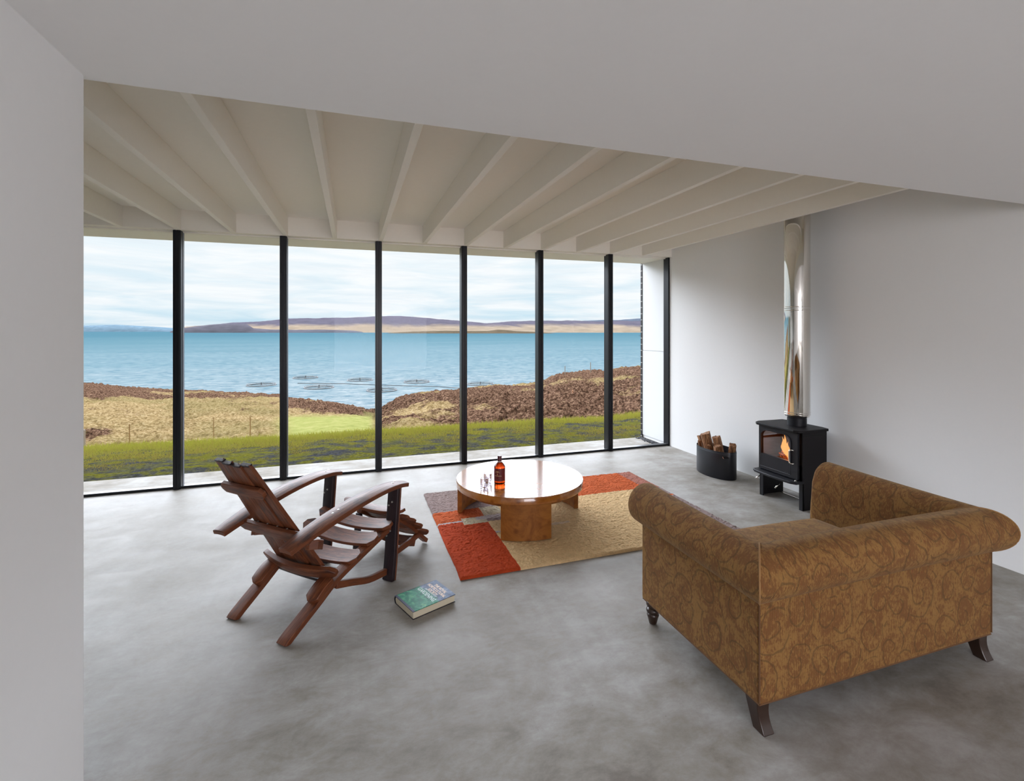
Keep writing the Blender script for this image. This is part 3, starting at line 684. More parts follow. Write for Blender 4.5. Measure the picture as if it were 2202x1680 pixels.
pts = [(.22 - .0 * y, y, .075 - .02 * (1 - (y / .17) ** 2)) for y in np.linspace(-.17, .17, 9)]
bp(stave(pts, (-.6, 0, -.8), .075, .018, .05, (-.8, 0, .6)), 'cross_brace', M['stave'], FR)

# ------------------------------------------------------------------ rug
def rug_col(x, y):       # x from the left edge (0-2.36), y from the near edge (0-1.75)
    if y < .905 and x < .42:
        if y > .835 and .215 < x: return 3
        return 0
    if x > 2.19:
        if y > 1.16: return 5
        if .915 < y < .945: return 1
        return 4
    if x > 2.115 and .84 < y < .95: return 2 if y > .85 else 4
    if x > 2.155 and y < 1.16: return 4
    if y >= 1.18:
        if x < .62: return 4 if x < .50 or y > 1.25 else 4
        if x < .78: return 1
        return 1
    if x < .425 and y >= .90:
        if .905 <= y < .93 and x < .225: return 6
        if y < .975 and .215 < x < .34: return 3
        if y < .975 and x >= .34: return 6
        return 1
    if x < .60:
        if y > .98: return 3
        if y > .85: return 6 if y > .91 else 4
        if .60 < y < .63: return 6
        if y > .56 and x < .56: return 2
        return 2
    if .60 < y < .645 and .8 < x < 1.08: return 7
    if x < .75 and .85 < y < .98: return 6
    return 2
def wool(name, c, k=.24):
    m, t = newmat(name); g = nd(t, 'TexCoord').outputs['Object']
    n1 = noise(t, g, 26., 5, .65, .6); n2 = noise(t, g, 190., 3, .7)
    f = mth(t, 'ADD', mth(t, 'MULTIPLY', n1, .5), mth(t, 'MULTIPLY', n2, .5))
    c_ = ramp(t, f, [(.33, tuple(x * (1 - k * 1.2) for x in c)), (.5, c), (.66, tuple(min(1, x * (1 + k)) for x in c))])
    finish(t, nd(t, 'BsdfPrincipled', {'Base Color': c_, 'Roughness': .95, 'Specular IOR Level': .08, 'Sheen Weight': .3, 'Sheen Tint': (*[min(1, x * 1.8) for x in c], 1), 'Normal': bump(t, f, .8, .006)})); return m
rugm = [wool('rust_wool', (.36, .048, .014)), wool('orange_wool', (.42, .088, .026)), wool('tan_wool', (.58, .405, .215)), wool('cream_wool', (.46, .40, .28)),
        wool('mauve_wool', (.235, .18, .17)), wool('rose_wool', (.30, .125, .095)), wool('grey_wool', (.42, .37, .36)), wool('sand_wool', (.56, .44, .30))]
RX, RY, RW, RD = .678, 3.125, 2.365, 1.745
nx, ny = 474, 350; gx = np.linspace(0, RW, nx); gy = np.linspace(0, RD, ny); GX, GY = np.meshgrid(gx, gy)
edge = np.minimum(np.minimum(GX, RW - GX), np.minimum(GY, RD - GY)); ek = np.sqrt(np.clip(edge / .014, 0, 1))
GZ = .002 + ek * (.017 + .006 * fbm(GX * 22, GY * 34, 3, 2) * 1.0 + .007 * (vnoise(GX * 95, GY * 95, 5) - .5))
GXw = GX + .004 * (fbm(GX * 9, GY * 9, 2, 8) * 2) * 1; GYw = GY + .010 * fbm(GX * 3, GY * 3, 2, 9) + .012 * np.sin(GX * 1.2)
rv = np.stack([GXw, GYw, GZ], -1).reshape(-1, 3); i4 = np.arange(nx * ny).reshape(ny, nx)
rf = np.stack([i4[:-1, :-1], i4[:-1, 1:], i4[1:, 1:], i4[1:, :-1]], -1).reshape(-1, 4)
rug = npmesh('rug', rv, rf, rugm[0])
for q in rugm[1:]: rug.data.materials.append(q)
cols = np.array([[rug_col(gx[i] + .003, gy[j] + .003) for i in range(nx - 1)] for j in range(ny - 1)], np.int32)
rug.data.polygons.foreach_set('material_index', cols.ravel()); rug.data.polygons.foreach_set('use_smooth', [True] * len(rf))
rug.location = (RX, RY, 0)
tag(rug, 'rectangular wool rug in orange, tan and mauve blocks under the round table', 'rug')
bk_ = MB().box((.004, .016, 0), (RW - .004, RD - .002, .004)); bk_.build('rug_backing', rugm[4], rug)

# ------------------------------------------------------------------ round table
TC = (1.405, 4.035); TZ = .358; TR = .556
T_ = thing('coffee_table', 'low round glossy burl wood coffee table on three curved legs on the rug', 'coffee table', (TC[0], TC[1], 0))
m = MB().lathe([(TR - .03, TZ - .058), (TR - .003, TZ - .058), (TR, TZ - .055), (TR, TZ - .006), (TR - .004, TZ), (TR - .05, TZ)], 96)
m.build('tabletop', M['burl'], T_, smooth=True, sharp=35)
MB().lathe([(TR - .075, TZ - .10), (TR - .075, TZ - .057)], 64).build('apron', M['burlside'], T_, smooth=True, sharp=35)
for ac in (137, 256.5, 17):
    pts = []; ro, ri = TR - .002, TR - .042
    A_ = [R(ac - 21 + 42 * k / 16) for k in range(17)]
    pts = [(ro * math.cos(a), ro * math.sin(a)) for a in A_] + [(ri * math.cos(a), ri * math.sin(a)) for a in reversed(A_)]
    MB().prism(pts, .024, TZ - .057).build('leg', M['burlside'], T_, bevel=.002, smooth=True, sharp=35)

# ------------------------------------------------------------------ bottle and tumblers
def liquid(name, c, ior=1.36, rough=0.):
    m, t = newmat(name); finish(t, nd(t, 'BsdfPrincipled', {'Base Color': c, 'Roughness': rough, 'Transmission Weight': 1., 'IOR': ior})); return m
M['amber'] = liquid('amber_whisky', (.42, .042, .004)); M['clear'] = glassmat('clear_glass', (.93, .92, .94), .75)
M['capmat'] = plain('dark_red_capsule', (.075, .012, .016), .35); M['label'] = plain('dark_red_label', (.12, .010, .012), .5); M['gold'] = plain('gold_print', (.62, .42, .22), .4)
BT = thing('whisky_bottle', 'whisky bottle with dark red label and capsule standing on the round table', 'bottle', (1.180, 3.900, TZ))
BT.scale = (1.10, 1.10, 1.03); br = .0435
prof = [(br - .006, 0), (br - .001, .004), (br, .010), (br, .138), (br - .004, .150), (.024, .172), (.0155, .178), (.0145, .196), (.0145, .212)]
MB().lathe(prof, 48).build('glass_body', M['amber'], BT, smooth=True, sharp=50)
MB().lathe([(.0158, .1775), (.0158, .184)], 32).build('neck_band', plain('cream_band', (.7, .62, .55), .5), BT, smooth=True, sharp=40)
MB().lathe([(.0165, .184), (.0155, .226), (.0150, .228), (.012, .2285)], 32).build('capsule', M['capmat'], BT, smooth=True, sharp=40)
def facing(loc): return math.atan2(-loc[1], -loc[0])
fa = facing((1.180, 3.900)) - .12
def wrap(m, pts2, r_): # polygon in (arc, z) wrapped on the bottle
    n = len(m.v); m.v += [(r_ * math.cos(fa + p[0] / br), r_ * math.sin(fa + p[0] / br), p[1]) for p in pts2]; m.face(range(n, n + len(pts2)))
m = MB(); K = 20; hw = .058
A_ = [-hw + 2 * hw * k / K for k in range(K + 1)]
n = 0
rin, rout = br + .0002, br + .0008
rg = []
for a in A_: rg.append([(q * math.cos(fa + a / br), q * math.sin(fa + a / br), z) for q, z in ((rin, .030), (rout, .030), (rout, .132), (rin, .132))])
m.loft(rg); lb = m.build('label', M['label'], BT)
m = MB()
for k in range(9):
    a0 = PI * k / 9; wrap(m, [(.0 - .014 + .021 * math.cos(a0) * .0, 0)] * 0 or [(-.012, .101)] + [(-.012 + .0155 * math.cos(a0 + PI / 9 * q), .101 + .0095 * math.sin(a0 + PI / 9 * q)) for q in (0.08, .5, .92)], br + .0011)
wrap(m, [(-.028, .101), (-.026, .0965), (-.012, .093), (.002, .0965), (.004, .101)], br + .0011)
wrap(m, [(-.0135, .094), (-.0145, .080), (-.0095, .080), (-.0105, .094)], br + .0011)
x_ = -.034
for wch in (.006, .004, .005, .004, .006, .004, .005, .004, .007):
    wrap(m, [(x_, .070), (x_ + wch * .7, .070), (x_ + wch * .7, .0765), (x_, .0765)], br + .0011); x_ += wch + .0012
for z, a0, a1 in ((.060, -.028, .002), (.054, -.024, -.002), (.126, -.004, .014), (.117, -.012, .016), (.044, -.020, -.006)): wrap(m, [(a0, z), (a1, z), (a1, z + .0016), (a0, z + .0016)], br + .0011)
m.build('label_print', M['gold'], lb)
def tumbler(loc, lab):
    g = thing('glass_tumbler', lab, 'glass', loc, 0, 'glass tumblers on the round table')
    MB().lathe([(.030, 0), (.0335, .002), (.034, .006), (.0375, .086), (.0365, .087), (.0355, .086), (.032, .022), (.029, .017), (.001, .0165)], 40).build('bowl', M['clear'], g, smooth=True, sharp=60)
tumbler((1.024, 3.815, TZ), 'clear glass tumbler nearer the viewer, at the left of the bottle')
tumbler((1.085, 3.93, TZ), 'clear glass tumbler farther back, behind the other tumbler')

# ------------------------------------------------------------------ book
def cover():
    m, t = newmat('book_cover'); g = nd(t, 'TexCoord').outputs['Object']; sp = nd(t, 'SeparateXYZ', {0: g}); y = sp.outputs[1]; x = sp.outputs[0]
    n1 = noise(t, g, 22., 5, .6, 1.); n2 = noise(t, mapping(t, g, (60, 7, 1), rot=(0, 0, .45)), 1., 4, .6, .5)
    gr = ramp(t, n1, [(.35, (.01, .10, .08)), (.5, (.02, .22, .13)), (.62, (.10, .38, .22)), (.75, (.35, .50, .12))])
    gr = mix(t, mth(t, 'MULTIPLY', ramp(t, n2, [(.55, (0, 0, 0)), (.68, (1, 1, 1))]), .5), gr, (.20, .42, .30))
    bl = ramp(t, n1, [(.35, (.05, .07, .12)), (.55, (.12, .17, .28)), (.75, (.34, .40, .52))])
    k = ramp(t, mth(t, 'ADD', y, mth(t, 'MULTIPLY', mth(t, 'SUBTRACT', n1, .5), .10)), [(.165, (0, 0, 0)), (.185, (1, 1, 1))])
    sy = ramp(t, y, [(.012, (1, 1, 1)), (.014, (0, 0, 0))])
    c_ = mix(t, k, gr, bl); c_ = mix(t, sy, c_, (.07, .08, .13))
    finish(t, nd(t, 'BsdfPrincipled', {'Base Color': c_, 'Roughness': .5, 'Specular IOR Level': .12})); return m
BA = math.atan2(2.8965 - 2.788, .598 - .329)     # direction tail -> head
BO = thing('book', 'thick hardback gardening book with green and blue cover lying on the floor', 'book', (.329, 2.788, 0), BA - PI / 2)
# local: x to the right across the cover (spine at -x), y from tail to head; origin at the tail fore-edge corner
BWd, BH, BTk = .224, .288, .046
M['cover'] = cover(); M['boards'] = plain('dark_cover_edge', (.012, .010, .018), .4)
# local axes here: +y = tail to head; spine lies to +x? (left of travel is -x)
def bx(name, a, b, mat, par=BO, bev=.0): return MB().box(a, b).build(name, mat, par, bevel=bev)
bx('back_cover', (-BWd, 0, 0), (0, BH, .003), M['boards'], BO, .0008)
fc = bx('front_cover', (-BWd, 0, BTk - .003), (0, BH, BTk), [M['cover']], BO, .0006)
bx('cover_board', (-BWd, .0005, BTk - .0042), (-.0005, BH - .0005, BTk - .003), M['boards'])
def pages():
    m, t = newmat('paper_edges'); g = nd(t, 'TexCoord').outputs['Object']
    n = noise(t, mapping(t, g, (3, 3, 1400)), 1., 2, .5)
    finish(t, nd(t, 'BsdfPrincipled', {'Base Color': mix(t, n, (.48, .42, .29), (.66, .60, .46)), 'Roughness': .8})); return m
K = 8; pr = [(-.005, .003), (-.005, BTk - .0042)] + [(-BWd + .012 - .010 * math.sin(PI * k / K), BTk - .0042 - (BTk - .0072) * k / K) for k in range(K + 1)]
m = MB(); m.loft([[(p[0], .004, p[1]) for p in pr], [(p[0], BH - .004, p[1]) for p in pr]]); m.build('pages', pages(), BO)
pr = [(-BWd + .003 - .0115 * math.sin(PI * k / K), BTk - BTk * k / K) for k in range(K + 1)] + [(-BWd + .005 - .0115 * math.sin(PI * k / K) * .8, BTk * k / K) for k in range(K + 1)]
m = MB(); m.loft([[(p[0], 0, p[1]) for p in pr], [(p[0], BH, p[1]) for p in pr]]); m.build('spine', M['boards'], BO)
def text(name, body, size, loc, mat, par, sx=1., bold=0.):
    cu = bpy.data.curves.new(name, 'FONT'); cu.body = body; cu.size = size; cu.align_x = 'CENTER'; cu.align_y = 'CENTER'; cu.extrude = .00015; cu.offset = bold; cu.space_line = .95
    to = bpy.data.objects.new(name, cu); me = bpy.data.meshes.new_from_object(to); bpy.data.objects.remove(to)
    me.materials.append(mat); ob = bpy.data.objects.new(name, me); col.objects.link(ob); ob.parent = par; ob.location = loc; ob.scale = (sx, 1, 1); return ob
M['inkp'] = plain('peach_lettering', (.82, .62, .46), .5); M['inkw'] = plain('pale_lettering', (.62, .78, .76), .5)
text('cover_title', 'THE ROYAL\nHORTICULTURAL\nSOCIETY', .030, (-.112, .222, BTk + .0004), M['inkp'], BO, .80, .0007)
text('cover_title', 'GARDENING', .040, (-.112, .152, BTk + .0004), M['inkw'], BO, .80, .0004)
text('cover_title', 'ENCYCLOPEDIA OF', .016, (-.112, .182, BTk + .0004), M['inkw'], BO, .9, .0002)

# ------------------------------------------------------------------ sofa
SX0, SX1, SY0, SY1, SZ0 = 1.572, 3.055, 1.550, 2.395, .118
SF = thing('sofa', 'two seater sofa in gold brown scroll patterned chenille with rolled arms and back', 'sofa', ((SX0 + SX1) / 2, (SY0 + SY1) / 2, 0))
SO = ((SX0 + SX1) / 2, (SY0 + SY1) / 2, 0)
m = MB(); tk = .10
m.prism([(SX0, SY1), (SX0, SY0), (SX1, SY0), (SX1, SY1), (SX1 - tk, SY1), (SX1 - tk, SY0 + tk), (SX0 + tk, SY0 + tk), (SX0 + tk, SY1)], SZ0, .56)
m.box((SX0 + tk - .01, SY0 + tk - .01, SZ0 + .001), (SX1 - tk + .01, SY1 - .005, .30))
m.build('frame', M['fabric'], SF, SO, bevel=.014, seg=4, boxuv=True, smooth=True, sharp=50)
m = MB()
for x in (SX0 + .002, SX1 - .002): m.tube([(x, SY0 + .002, SZ0 + .012), (x, SY0 + .002, .54)], .0035, 6)
m.tube([(SX0 + .004, SY0 + .004, SZ0 + .003), (SX1 - .004, SY0 + .004, SZ0 + .003)], .0035, 6); m.tube([(SX0 + .004, SY0 + .004, SZ0 + .003), (SX0 + .004, SY1 - .01, SZ0 + .003)], .0035, 6)
m.build('piping', plain('brown_piping', (.12, .055, .02), .9), SF, SO)
rc = (-.036, .640, .108)      # roll centre offset (inwards), height, radius
prof = [(-.045, .545)] + [(rc[0] + rc[2] * math.cos(R(a)), rc[1] + rc[2] * math.sin(R(a))) for a in range(-82, 151, 8)]
prof += [(-.150, .64), (-.158, .56), (-.166, .48), (-.172, .40), (-.172, .30), (-.09, .30), (-.06, .45)]
arc = [0]
for i in range(1, len(prof)): arc.append(arc[-1] + math.dist(prof[i], prof[i - 1]))
arc.append(arc[-1] + math.dist(prof[0], prof[-1]))
def fab(m, name): return m.build(name, M['fabric'], SF, SO, smooth=True, sharp=65)
nseg = 26
def rise(k): return .018 * k * k     # arms climb slightly to the front
def armroll(xo, sg):
    rings = []; us = []
    ye = SY1 + .018
    for i in range(nseg + 1):
        k = i / nseg; r_ = []; uu = []
        for o, z in prof:
            ys_ = SY0 - o if sg < 0 else SY0 - o
            y = ys_ + (ye - ys_) * k; x = xo + sg * o
            r_.append((x, y, z + rise(k) * max(0, (z - .4) / .35))); uu.append(y)
        rings.append(r_); us.append(uu)
    # rounded front end
    cx_, cz_ = xo + sg * -.06, .55
    for q in range(1, 6):
        a = q / 5 * PI / 2; sc_ = 1 - (1 - math.cos(a)) * .30; r_ = []
        for (o, z), b_ in zip(prof, rings[nseg]):
            r_.append((cx_ + (b_[0] - cx_) * sc_, ye + .028 * math.sin(a), cz_ + (b_[2] - cz_) * sc_))
        rings.append(r_); us.append([ye + .028 * math.sin(a)] * len(prof))
    m = MB(); m.loft(rings if sg > 0 else rings, True, True, (us, arc)); 
    if sg < 0: m.f = [tuple(reversed(f)) for f in m.f]; m.uv = [list(reversed(u)) if u else None for u in m.uv]
    return m
fab(armroll(SX0, -1), 'arm'); fab(armroll(SX1, 1), 'arm')
rings = []; us = []
for i in range(nseg * 2 + 1):
    k = i / (nseg * 2); r_ = []; uu = []
    for o, z in prof: xa, xb = SX0 - o, SX1 + o; x = xa + (xb - xa) * k; r_.append((x, SY0 - o, z + .006 * math.sin(PI * k))); uu.append(x)
    rings.append(r_); us.append(uu)
m = MB(); m.loft(rings, True, False, (us, arc)); fab(m, 'backrest')
gp = plain('gold_piping', (.30, .16, .06), .9)
for xo, sg in ((SX0, -1), (SX1, 1)): MB().tube([(xo + sg * o * 1.004, SY0 - o * 1.004, z + .001) for o, z in prof[1:-6]], .0035, 6).build('mitre_piping', gp, SF, SO)
# seat cushion: crowned pillow
def pillow(x0, x1, y0, y1, z0, z1, crown, name):
    nx_, ny_ = 30, 20; m = MB()
    def P(i, j, top):
        u, v = i / nx_, j / ny_; e = min(u, 1 - u) * (x1 - x0), min(v, 1 - v) * (y1 - y0)
        d = min(1, min(e) / .06); rr = math.sqrt(1 - (1 - d) ** 2)
        c_ = crown * math.sin(PI * u) ** .5 * math.sin(PI * v) ** .5
        zc = (z0 + z1) / 2; hh = (z1 - z0) / 2
        ins = .0
        return (x0 + (x1 - x0) * u, y0 + (y1 - y0) * v, zc + (1 if top else -1) * hh * (.35 + .65 * rr) + (c_ if top else 0))
    for top in (True, False):
        n = len(m.v); m.v += [P(i, j, top) for j in range(ny_ + 1) for i in range(nx_ + 1)]
        for j in range(ny_):
            for i in range(nx_):
                a = n + j * (nx_ + 1) + i; q = (a, a + 1, a + nx_ + 2, a + nx_ + 1)
                m.face(q if top else tuple(reversed(q)))
    N = (nx_ + 1) * (ny_ + 1)
    bd = [i for i in range(nx_ + 1)] + [j * (nx_ + 1) + nx_ for j in range(1, ny_ + 1)] + [ny_ * (nx_ + 1) + i for i in range(nx_ - 1, -1, -1)] + [j * (nx_ + 1) for j in range(ny_ - 1, 0, -1)]
    for k in range(len(bd)): a, b = bd[k], bd[(k + 1) % len(bd)]; m.face((a + N, b + N, b, a))
    return m.build(name, M['fabric'], SF, SO, smooth=True, boxuv=True, sharp=70)
pillow(SX0 + .165, SX1 - .165, SY0 + .165, SY1 + .01, .295, .425, .035, 'seat_cushion')
def sabre(x, y, name='rear_leg'):
    rings = []
    for i in range(9):
        k = i / 8; z = .125 * (1 - k) + .0 * k; s_ = .034 - .005 * math.sin(PI * k * .8) - .003 * k; dy = -.034 * k ** 2.2 + .008
        rings.append([(x + a * s_, y + b * s_ * (1.05) + dy, z) for a, b in ((-1, -1), (1, -1), (1, 1), (-1, 1))])
    rings.reverse(); m = MB().loft(rings); m.build(name, M['darkwood'], SF, SO, bevel=.004, smooth=True, sharp=50)
sabre(1.610, 1.592); sabre(3.018, 1.592)
for x in (1.607, 3.02):
    pf = [(.016, 0), (.021, .004), (.025, .02), (.032, .045), (.034, .052), (.028, .060), (.034, .066), (.037, .076), (.034, .086), (.027, .092), (.033, .098), (.037, .108), (.036, .122), (.03, .13)]
    MB().lathe(pf, 28, (x, 2.335)).build('front_leg', M['darkwood'], SF, SO, smooth=True, sharp=60)

# ------------------------------------------------------------------ stove
SVO = (4.02, 3.59, 0); SV = thing('wood_stove', 'black cast iron wood burning stove with lit fire standing by the white wall', 'stove', SVO)
YA, YB, XF, XB = 3.345, 3.835, 3.870, 4.185
B((XF + .02, YA, 0), (XB, YA + .012, .712)).build('side_panel', M['irontop'], SV, SVO, bevel=.003)
B((XF + .02, YB - .012, 0), (XB, YB, .712)).build('side_panel', M['irontop'], SV, SVO, bevel=.003)
MB().box((XB - .012, YA + .012, .25), (XB, YB - .012, .712)).build('back_panel', M['irontop'], SV, SVO)
MB().box((XF + .02, YA + .012, .245), (XB, YB - .012, .262)).build('base_plate', M['iron'], SV, SVO)
m = MB(); m.prism([(XF - .055, YA + .035), (XF - .03, YA + .0), (XF + .02, YA - .02), (XB + .01, YA - .012), (XB + .03, YA + .06), (XB + .03, YB - .06), (XB + .01, YB + .012), (XF + .02, YB + .02), (XF - .03, YB), (XF - .055, YB - .035), (XF - .062, (YA + YB) / 2)], .712, .736)
m.build('top_plate', M['irontop'], SV, SVO, bevel=.006, seg=3)
m = MB()
pp = [(XF - .095, YA + .10), (XF - .088, YA + .04), (XF - .06, YA - .005), (XF + .03, YA - .008), (XF + .03, YB + .008), (XF - .06, YB + .005), (XF - .088, YB - .04), (XF - .095, YB - .10), (XF - .104, (YA + YB) / 2)]
m.prism(pp, .248, .272); m.build('ash_shelf', M['iron'], SV, SVO, bevel=.007, seg=3)
# door: plate with an arched opening, seen on the x = XF plane. coordinates (y, z)
wy0, wy1, wz0, wz1 = 3.447, 3.782, .432, .668
def arch(k, n, grow=0.):
    pts = []; a0, a1, b0, b1 = wy0 - grow, wy1 + grow, wz0 - grow, wz1 + grow; r_ = .075 + grow
    pts = [(a0, b0), (a1, b0)] 
    for q in range(7): a = q / 6 * PI / 2; pts.append((a1 - r_ + r_ * math.cos(a), b1 - r_ * .8 + r_ * .8 * math.sin(a)))
    for q in range(7): a = PI / 2 + q / 6 * PI / 2; pts.append((a0 + r_ + r_ * math.cos(a), b1 - r_ * .8 + r_ * .8 * math.sin(a)))
    return pts
def rectpts(ref, a0, a1, b0, b1):
    cy_, cz_ = (a0 + a1) / 2, (b0 + b1) / 2; out = []
    for y, z in ref:
        dy, dz = y - cy_, z - cz_; k = min(((a1 - a0) / 2) / max(abs(dy), 1e-6), ((b1 - b0) / 2) / max(abs(dz), 1e-6)); out.append((cy_ + dy * k, cz_ + dz * k))
    return out
inner = arch(0, 0); dy0, dy1, dz0, dz1 = YA + .026, YB - .022, .278, .704
def ringwall(inn, out, x0, x1):
    m = MB(); k = len(inn); n = 0
    for x in (x0, x1): m.v += [(x, p[0], p[1]) for p in inn] + [(x, p[0], p[1]) for p in out]
    for i in range(k):
        j = (i + 1) % k
        m.face((i, j, k + j, k + i)); m.face((2 * k + i, 3 * k + i, 3 * k + j, 2 * k + j)); m.face((i, 2 * k + i, 2 * k + j, j)); m.face((k + i, k + j, 3 * k + j, 3 * k + i))
    return m
outer_ = rectpts(inner, dy0, dy1, dz0, dz1)
# snap the four nearest samples to true corners
for cyz in ((dy0, dz0), (dy1, dz0), (dy1, dz1), (dy0, dz1)):
    i = min(range(len(outer_)), key=lambda q: math.dist(outer_[q], cyz)); outer_[i] = cyz
DR = ringwall(inner, outer_, XF - .012, XF + .012).build('door', M['iron'], SV, SVO, bevel=.002)
ringwall(inner, arch(0, 0, .012), XF - .019, XF - .011).build('window_rim', M['iron'], DR, SVO)
m = MB(); m.v = [(XF - .002, p[0], p[1]) for p in inner] + [(XF + .003, p[0], p[1]) for p in inner]; k = len(inner)
m.face(range(k)); m.face(reversed(range(k, 2 * k)))
for i in range(k): j = (i + 1) % k; m.face((i, k + i, k + j, j))
m.build('door_glass', M['stoveglass'], DR, SVO)
fr = [(3.798, .415), (3.447, .415), (3.447, .306), (3.798, .306)]
m = MB(); m.box((XF - .015, 3.447, .306), (XF - .0125, 3.798, .310)); m.box((XF - .015, 3.447, .306), (XF - .0125, 3.451, .424)); m.box((XF - .015, 3.794, .306), (XF - .0125, 3.798, .424))
m.build('panel_moulding', plain('worn_iron_edge', (.05, .05, .056), .35), DR, SVO, bevel=.001)
m = MB(); y_ = 3.512
for wch in (.005, .006, .004, .006, .005): m.box((XF - .014, y_ - wch, .316), (XF - .0122, y_, .3215)); y_ -= .0095
m.build('maker_mark', plain('cast_lettering', (.045, .045, .05), .4), DR, SVO)
hy = 3.447
pts = [(XF - .012, 3.408, .540), (XF - .028, 3.415, .545), (XF - .036, 3.432, .540), (XF - .038, 3.437, .52), (XF - .038, 3.437, .44), (XF - .036, 3.432, .424), (XF - .028, 3.415, .418), (XF - .012, 3.408, .42)]
MB().tube(spline(pts, 4), .0066, 10).build('door_handle', M['chrome'], DR, SVO, smooth=True)
MB().lathe([(.010, .272), (.010, .276), (.006, .280)], 16, (XF - .03, 3.375)).build('air_knob', M['chrome'], SV, SVO, smooth=True, sharp=40)
MB().tube([(XF - .02, 3.790, .205), (XF - .055, 3.815, .172)], .006, 10).build('lever', M['chrome'], SV, SVO, smooth=True)
MB().tube([(XF - .01, 3.57, .19), (XF - .05, 3.585, .145)], .0065, 10).build('lever', M['chrome'], SV, SVO, smooth=True)
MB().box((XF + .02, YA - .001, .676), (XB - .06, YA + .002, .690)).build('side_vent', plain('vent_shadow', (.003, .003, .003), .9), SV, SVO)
m = MB(); m.box((XB - .05, YA + .012, 0), (XB - .038, YB - .012, .006)); m.build('floor_bar', M['chrome'], SV, SVO)
MB().box((XF + .022, YA + .0, .0), (XF + .034, YA + .04, .25)).build('front_foot', M['iron'], SV, SVO)
MB().box((XF + .022, YB - .04, .0), (XF + .034, YB, .25)).build('front_foot', M['iron'], SV, SVO)
m = MB(); a_, b_ = XF + .016, XB - .05
m.box((b_, wy0 - .03, .40), (b_ + .01, wy1 + .03, .69)); m.box((a_, wy0 - .04, .40), (b_, wy0 - .03, .69)); m.box((a_, wy1 + .03, .40), (b_, wy1 + .04, .69)); m.box((a_, wy0 - .03, .39), (b_, wy1 + .03, .40)); m.box((a_ + .03, wy0 - .03, .68), (b_, wy1 + .03, .69)); m.box((a_ + .07, wy0 - .03, .640), (a_ + .10, wy1 + .03, .652))
m.build('firebox', plain('vermiculite_lining', (.16, .09, .065), .9, nscale=12, namt=.3), SV, SVO)
def firemat():
    m, t = newmat('flame'); g = nd(t, 'TexCoord').outputs['Object']; z = nd(t, 'SeparateXYZ', {0: g}).outputs[2]
    n = noise(t, mapping(t, g, (30, 30, 14)), 1., 4, .6, 1.)
    k = nd(t, 'MapRange', {'Value': mth(t, 'ADD', z, mth(t, 'MULTIPLY', mth(t, 'SUBTRACT', n, .5), .22)), 'From Min': .44, 'From Max': .64}).outputs[0]
    c_ = ramp(t, k, [(0, (1, .62, .20)), (.4, (1, .36, .07)), (.75, (.95, .13, .02)), (1, (.5, .04, .01))])
    e = nd(t, 'Emission', {'Color': c_, 'Strength': ramp(t, k, [(0, (3.2,) * 3), (.5, (1.7,) * 3), (1, (.5,) * 3)])})
    lw = nd(t, 'LayerWeight', {'Blend': .35}).outputs['Facing']; al = ramp(t, mth(t, 'ADD', lw, mth(t, 'MULTIPLY', k, .35)), [(.35, (0, 0, 0)), (.85, (1, 1, 1))])
    finish(t, nd(t, 'MixShader', {0: al, 1: e.outputs[0], 2: nd(t, 'BsdfTransparent').outputs[0]})); return m
FM = firemat(); FR_ = thing('fire', 'orange log fire burning behind the stove door glass', 'fire', (3.99, 3.6, .40))
def flame(x, y, h, r, lean, name='flame'):
    rings = []
    for i in range(12):
        k = i / 11; rr = r * (math.sin(PI * min(1, k * .92 + .12)) ** .8) * (1 - k * .55) + .0008; sw = .018 * math.sin(k * 6 + x * 50 + y * 30)
        rings.append([(x + rr * .6 * math.cos(2 * PI * q / 12) - .015 * k, y + lean * k + sw + rr * math.sin(2 * PI * q / 12) * (1 + .25 * math.sin(q * 2.1 + i)), .412 + h * k) for q in range(12)])
    MB().loft(rings).build(name, FM, FR_, (3.99, 3.6, .40), smooth=True)
for a in [(3.99, 3.585, .20, .030, .075), (4.0, 3.56, .235, .024, .09), (3.98, 3.54, .17, .026, .03), (4.02, 3.52, .20, .022, .06), (4.01, 3.615, .10, .032, .03), (3.99, 3.50, .12, .022, .02), (4.02, 3.56, .15, .040, .03), (3.97, 3.575, .09, .020, -.01)]: flame(*a)
def logmat():
    m, t = newmat('split_log'); g = nd(t, 'TexCoord').outputs['Object']
    n = noise(t, mapping(t, g, (60, 60, 7)), 1., 6, .65, .6); n2 = noise(t, g, 14., 4, .6)
    c_ = ramp(t, n, [(.3, (.06, .024, .010)), (.48, (.19, .080, .032)), (.62, (.42, .21, .09)), (.78, (.66, .42, .22))])
    c_ = mix(t, mth(t, 'MULTIPLY', ramp(t, n2, [(.5, (0, 0, 0)), (.7, (1, 1, 1))]), .55), c_, (.16, .055, .018))
    finish(t, nd(t, 'BsdfPrincipled', {'Base Color': c_, 'Roughness': .85, 'Normal': bump(t, n, .8, .006)})); return m
M['log'] = logmat(); M['bark'] = plain('rough_bark', (.10, .065, .042), .95, nscale=45, namt=.6, bmp=1.)
M['ember'] = newmat('ember')[0]; t = M['ember'].node_tree; g = nd(t, 'TexCoord').outputs['Object']; n = noise(t, g, 60., 4, .6)
finish(t, nd(t, 'BsdfPrincipled', {'Base Color': (.03, .02, .015, 1), 'Roughness': .9, 'Emission Color': ramp(t, n, [(.45, (0, 0, 0)), (.6, (1, .22, .03)), (.75, (1, .6, .2))]), 'Emission Strength': 1.6}))
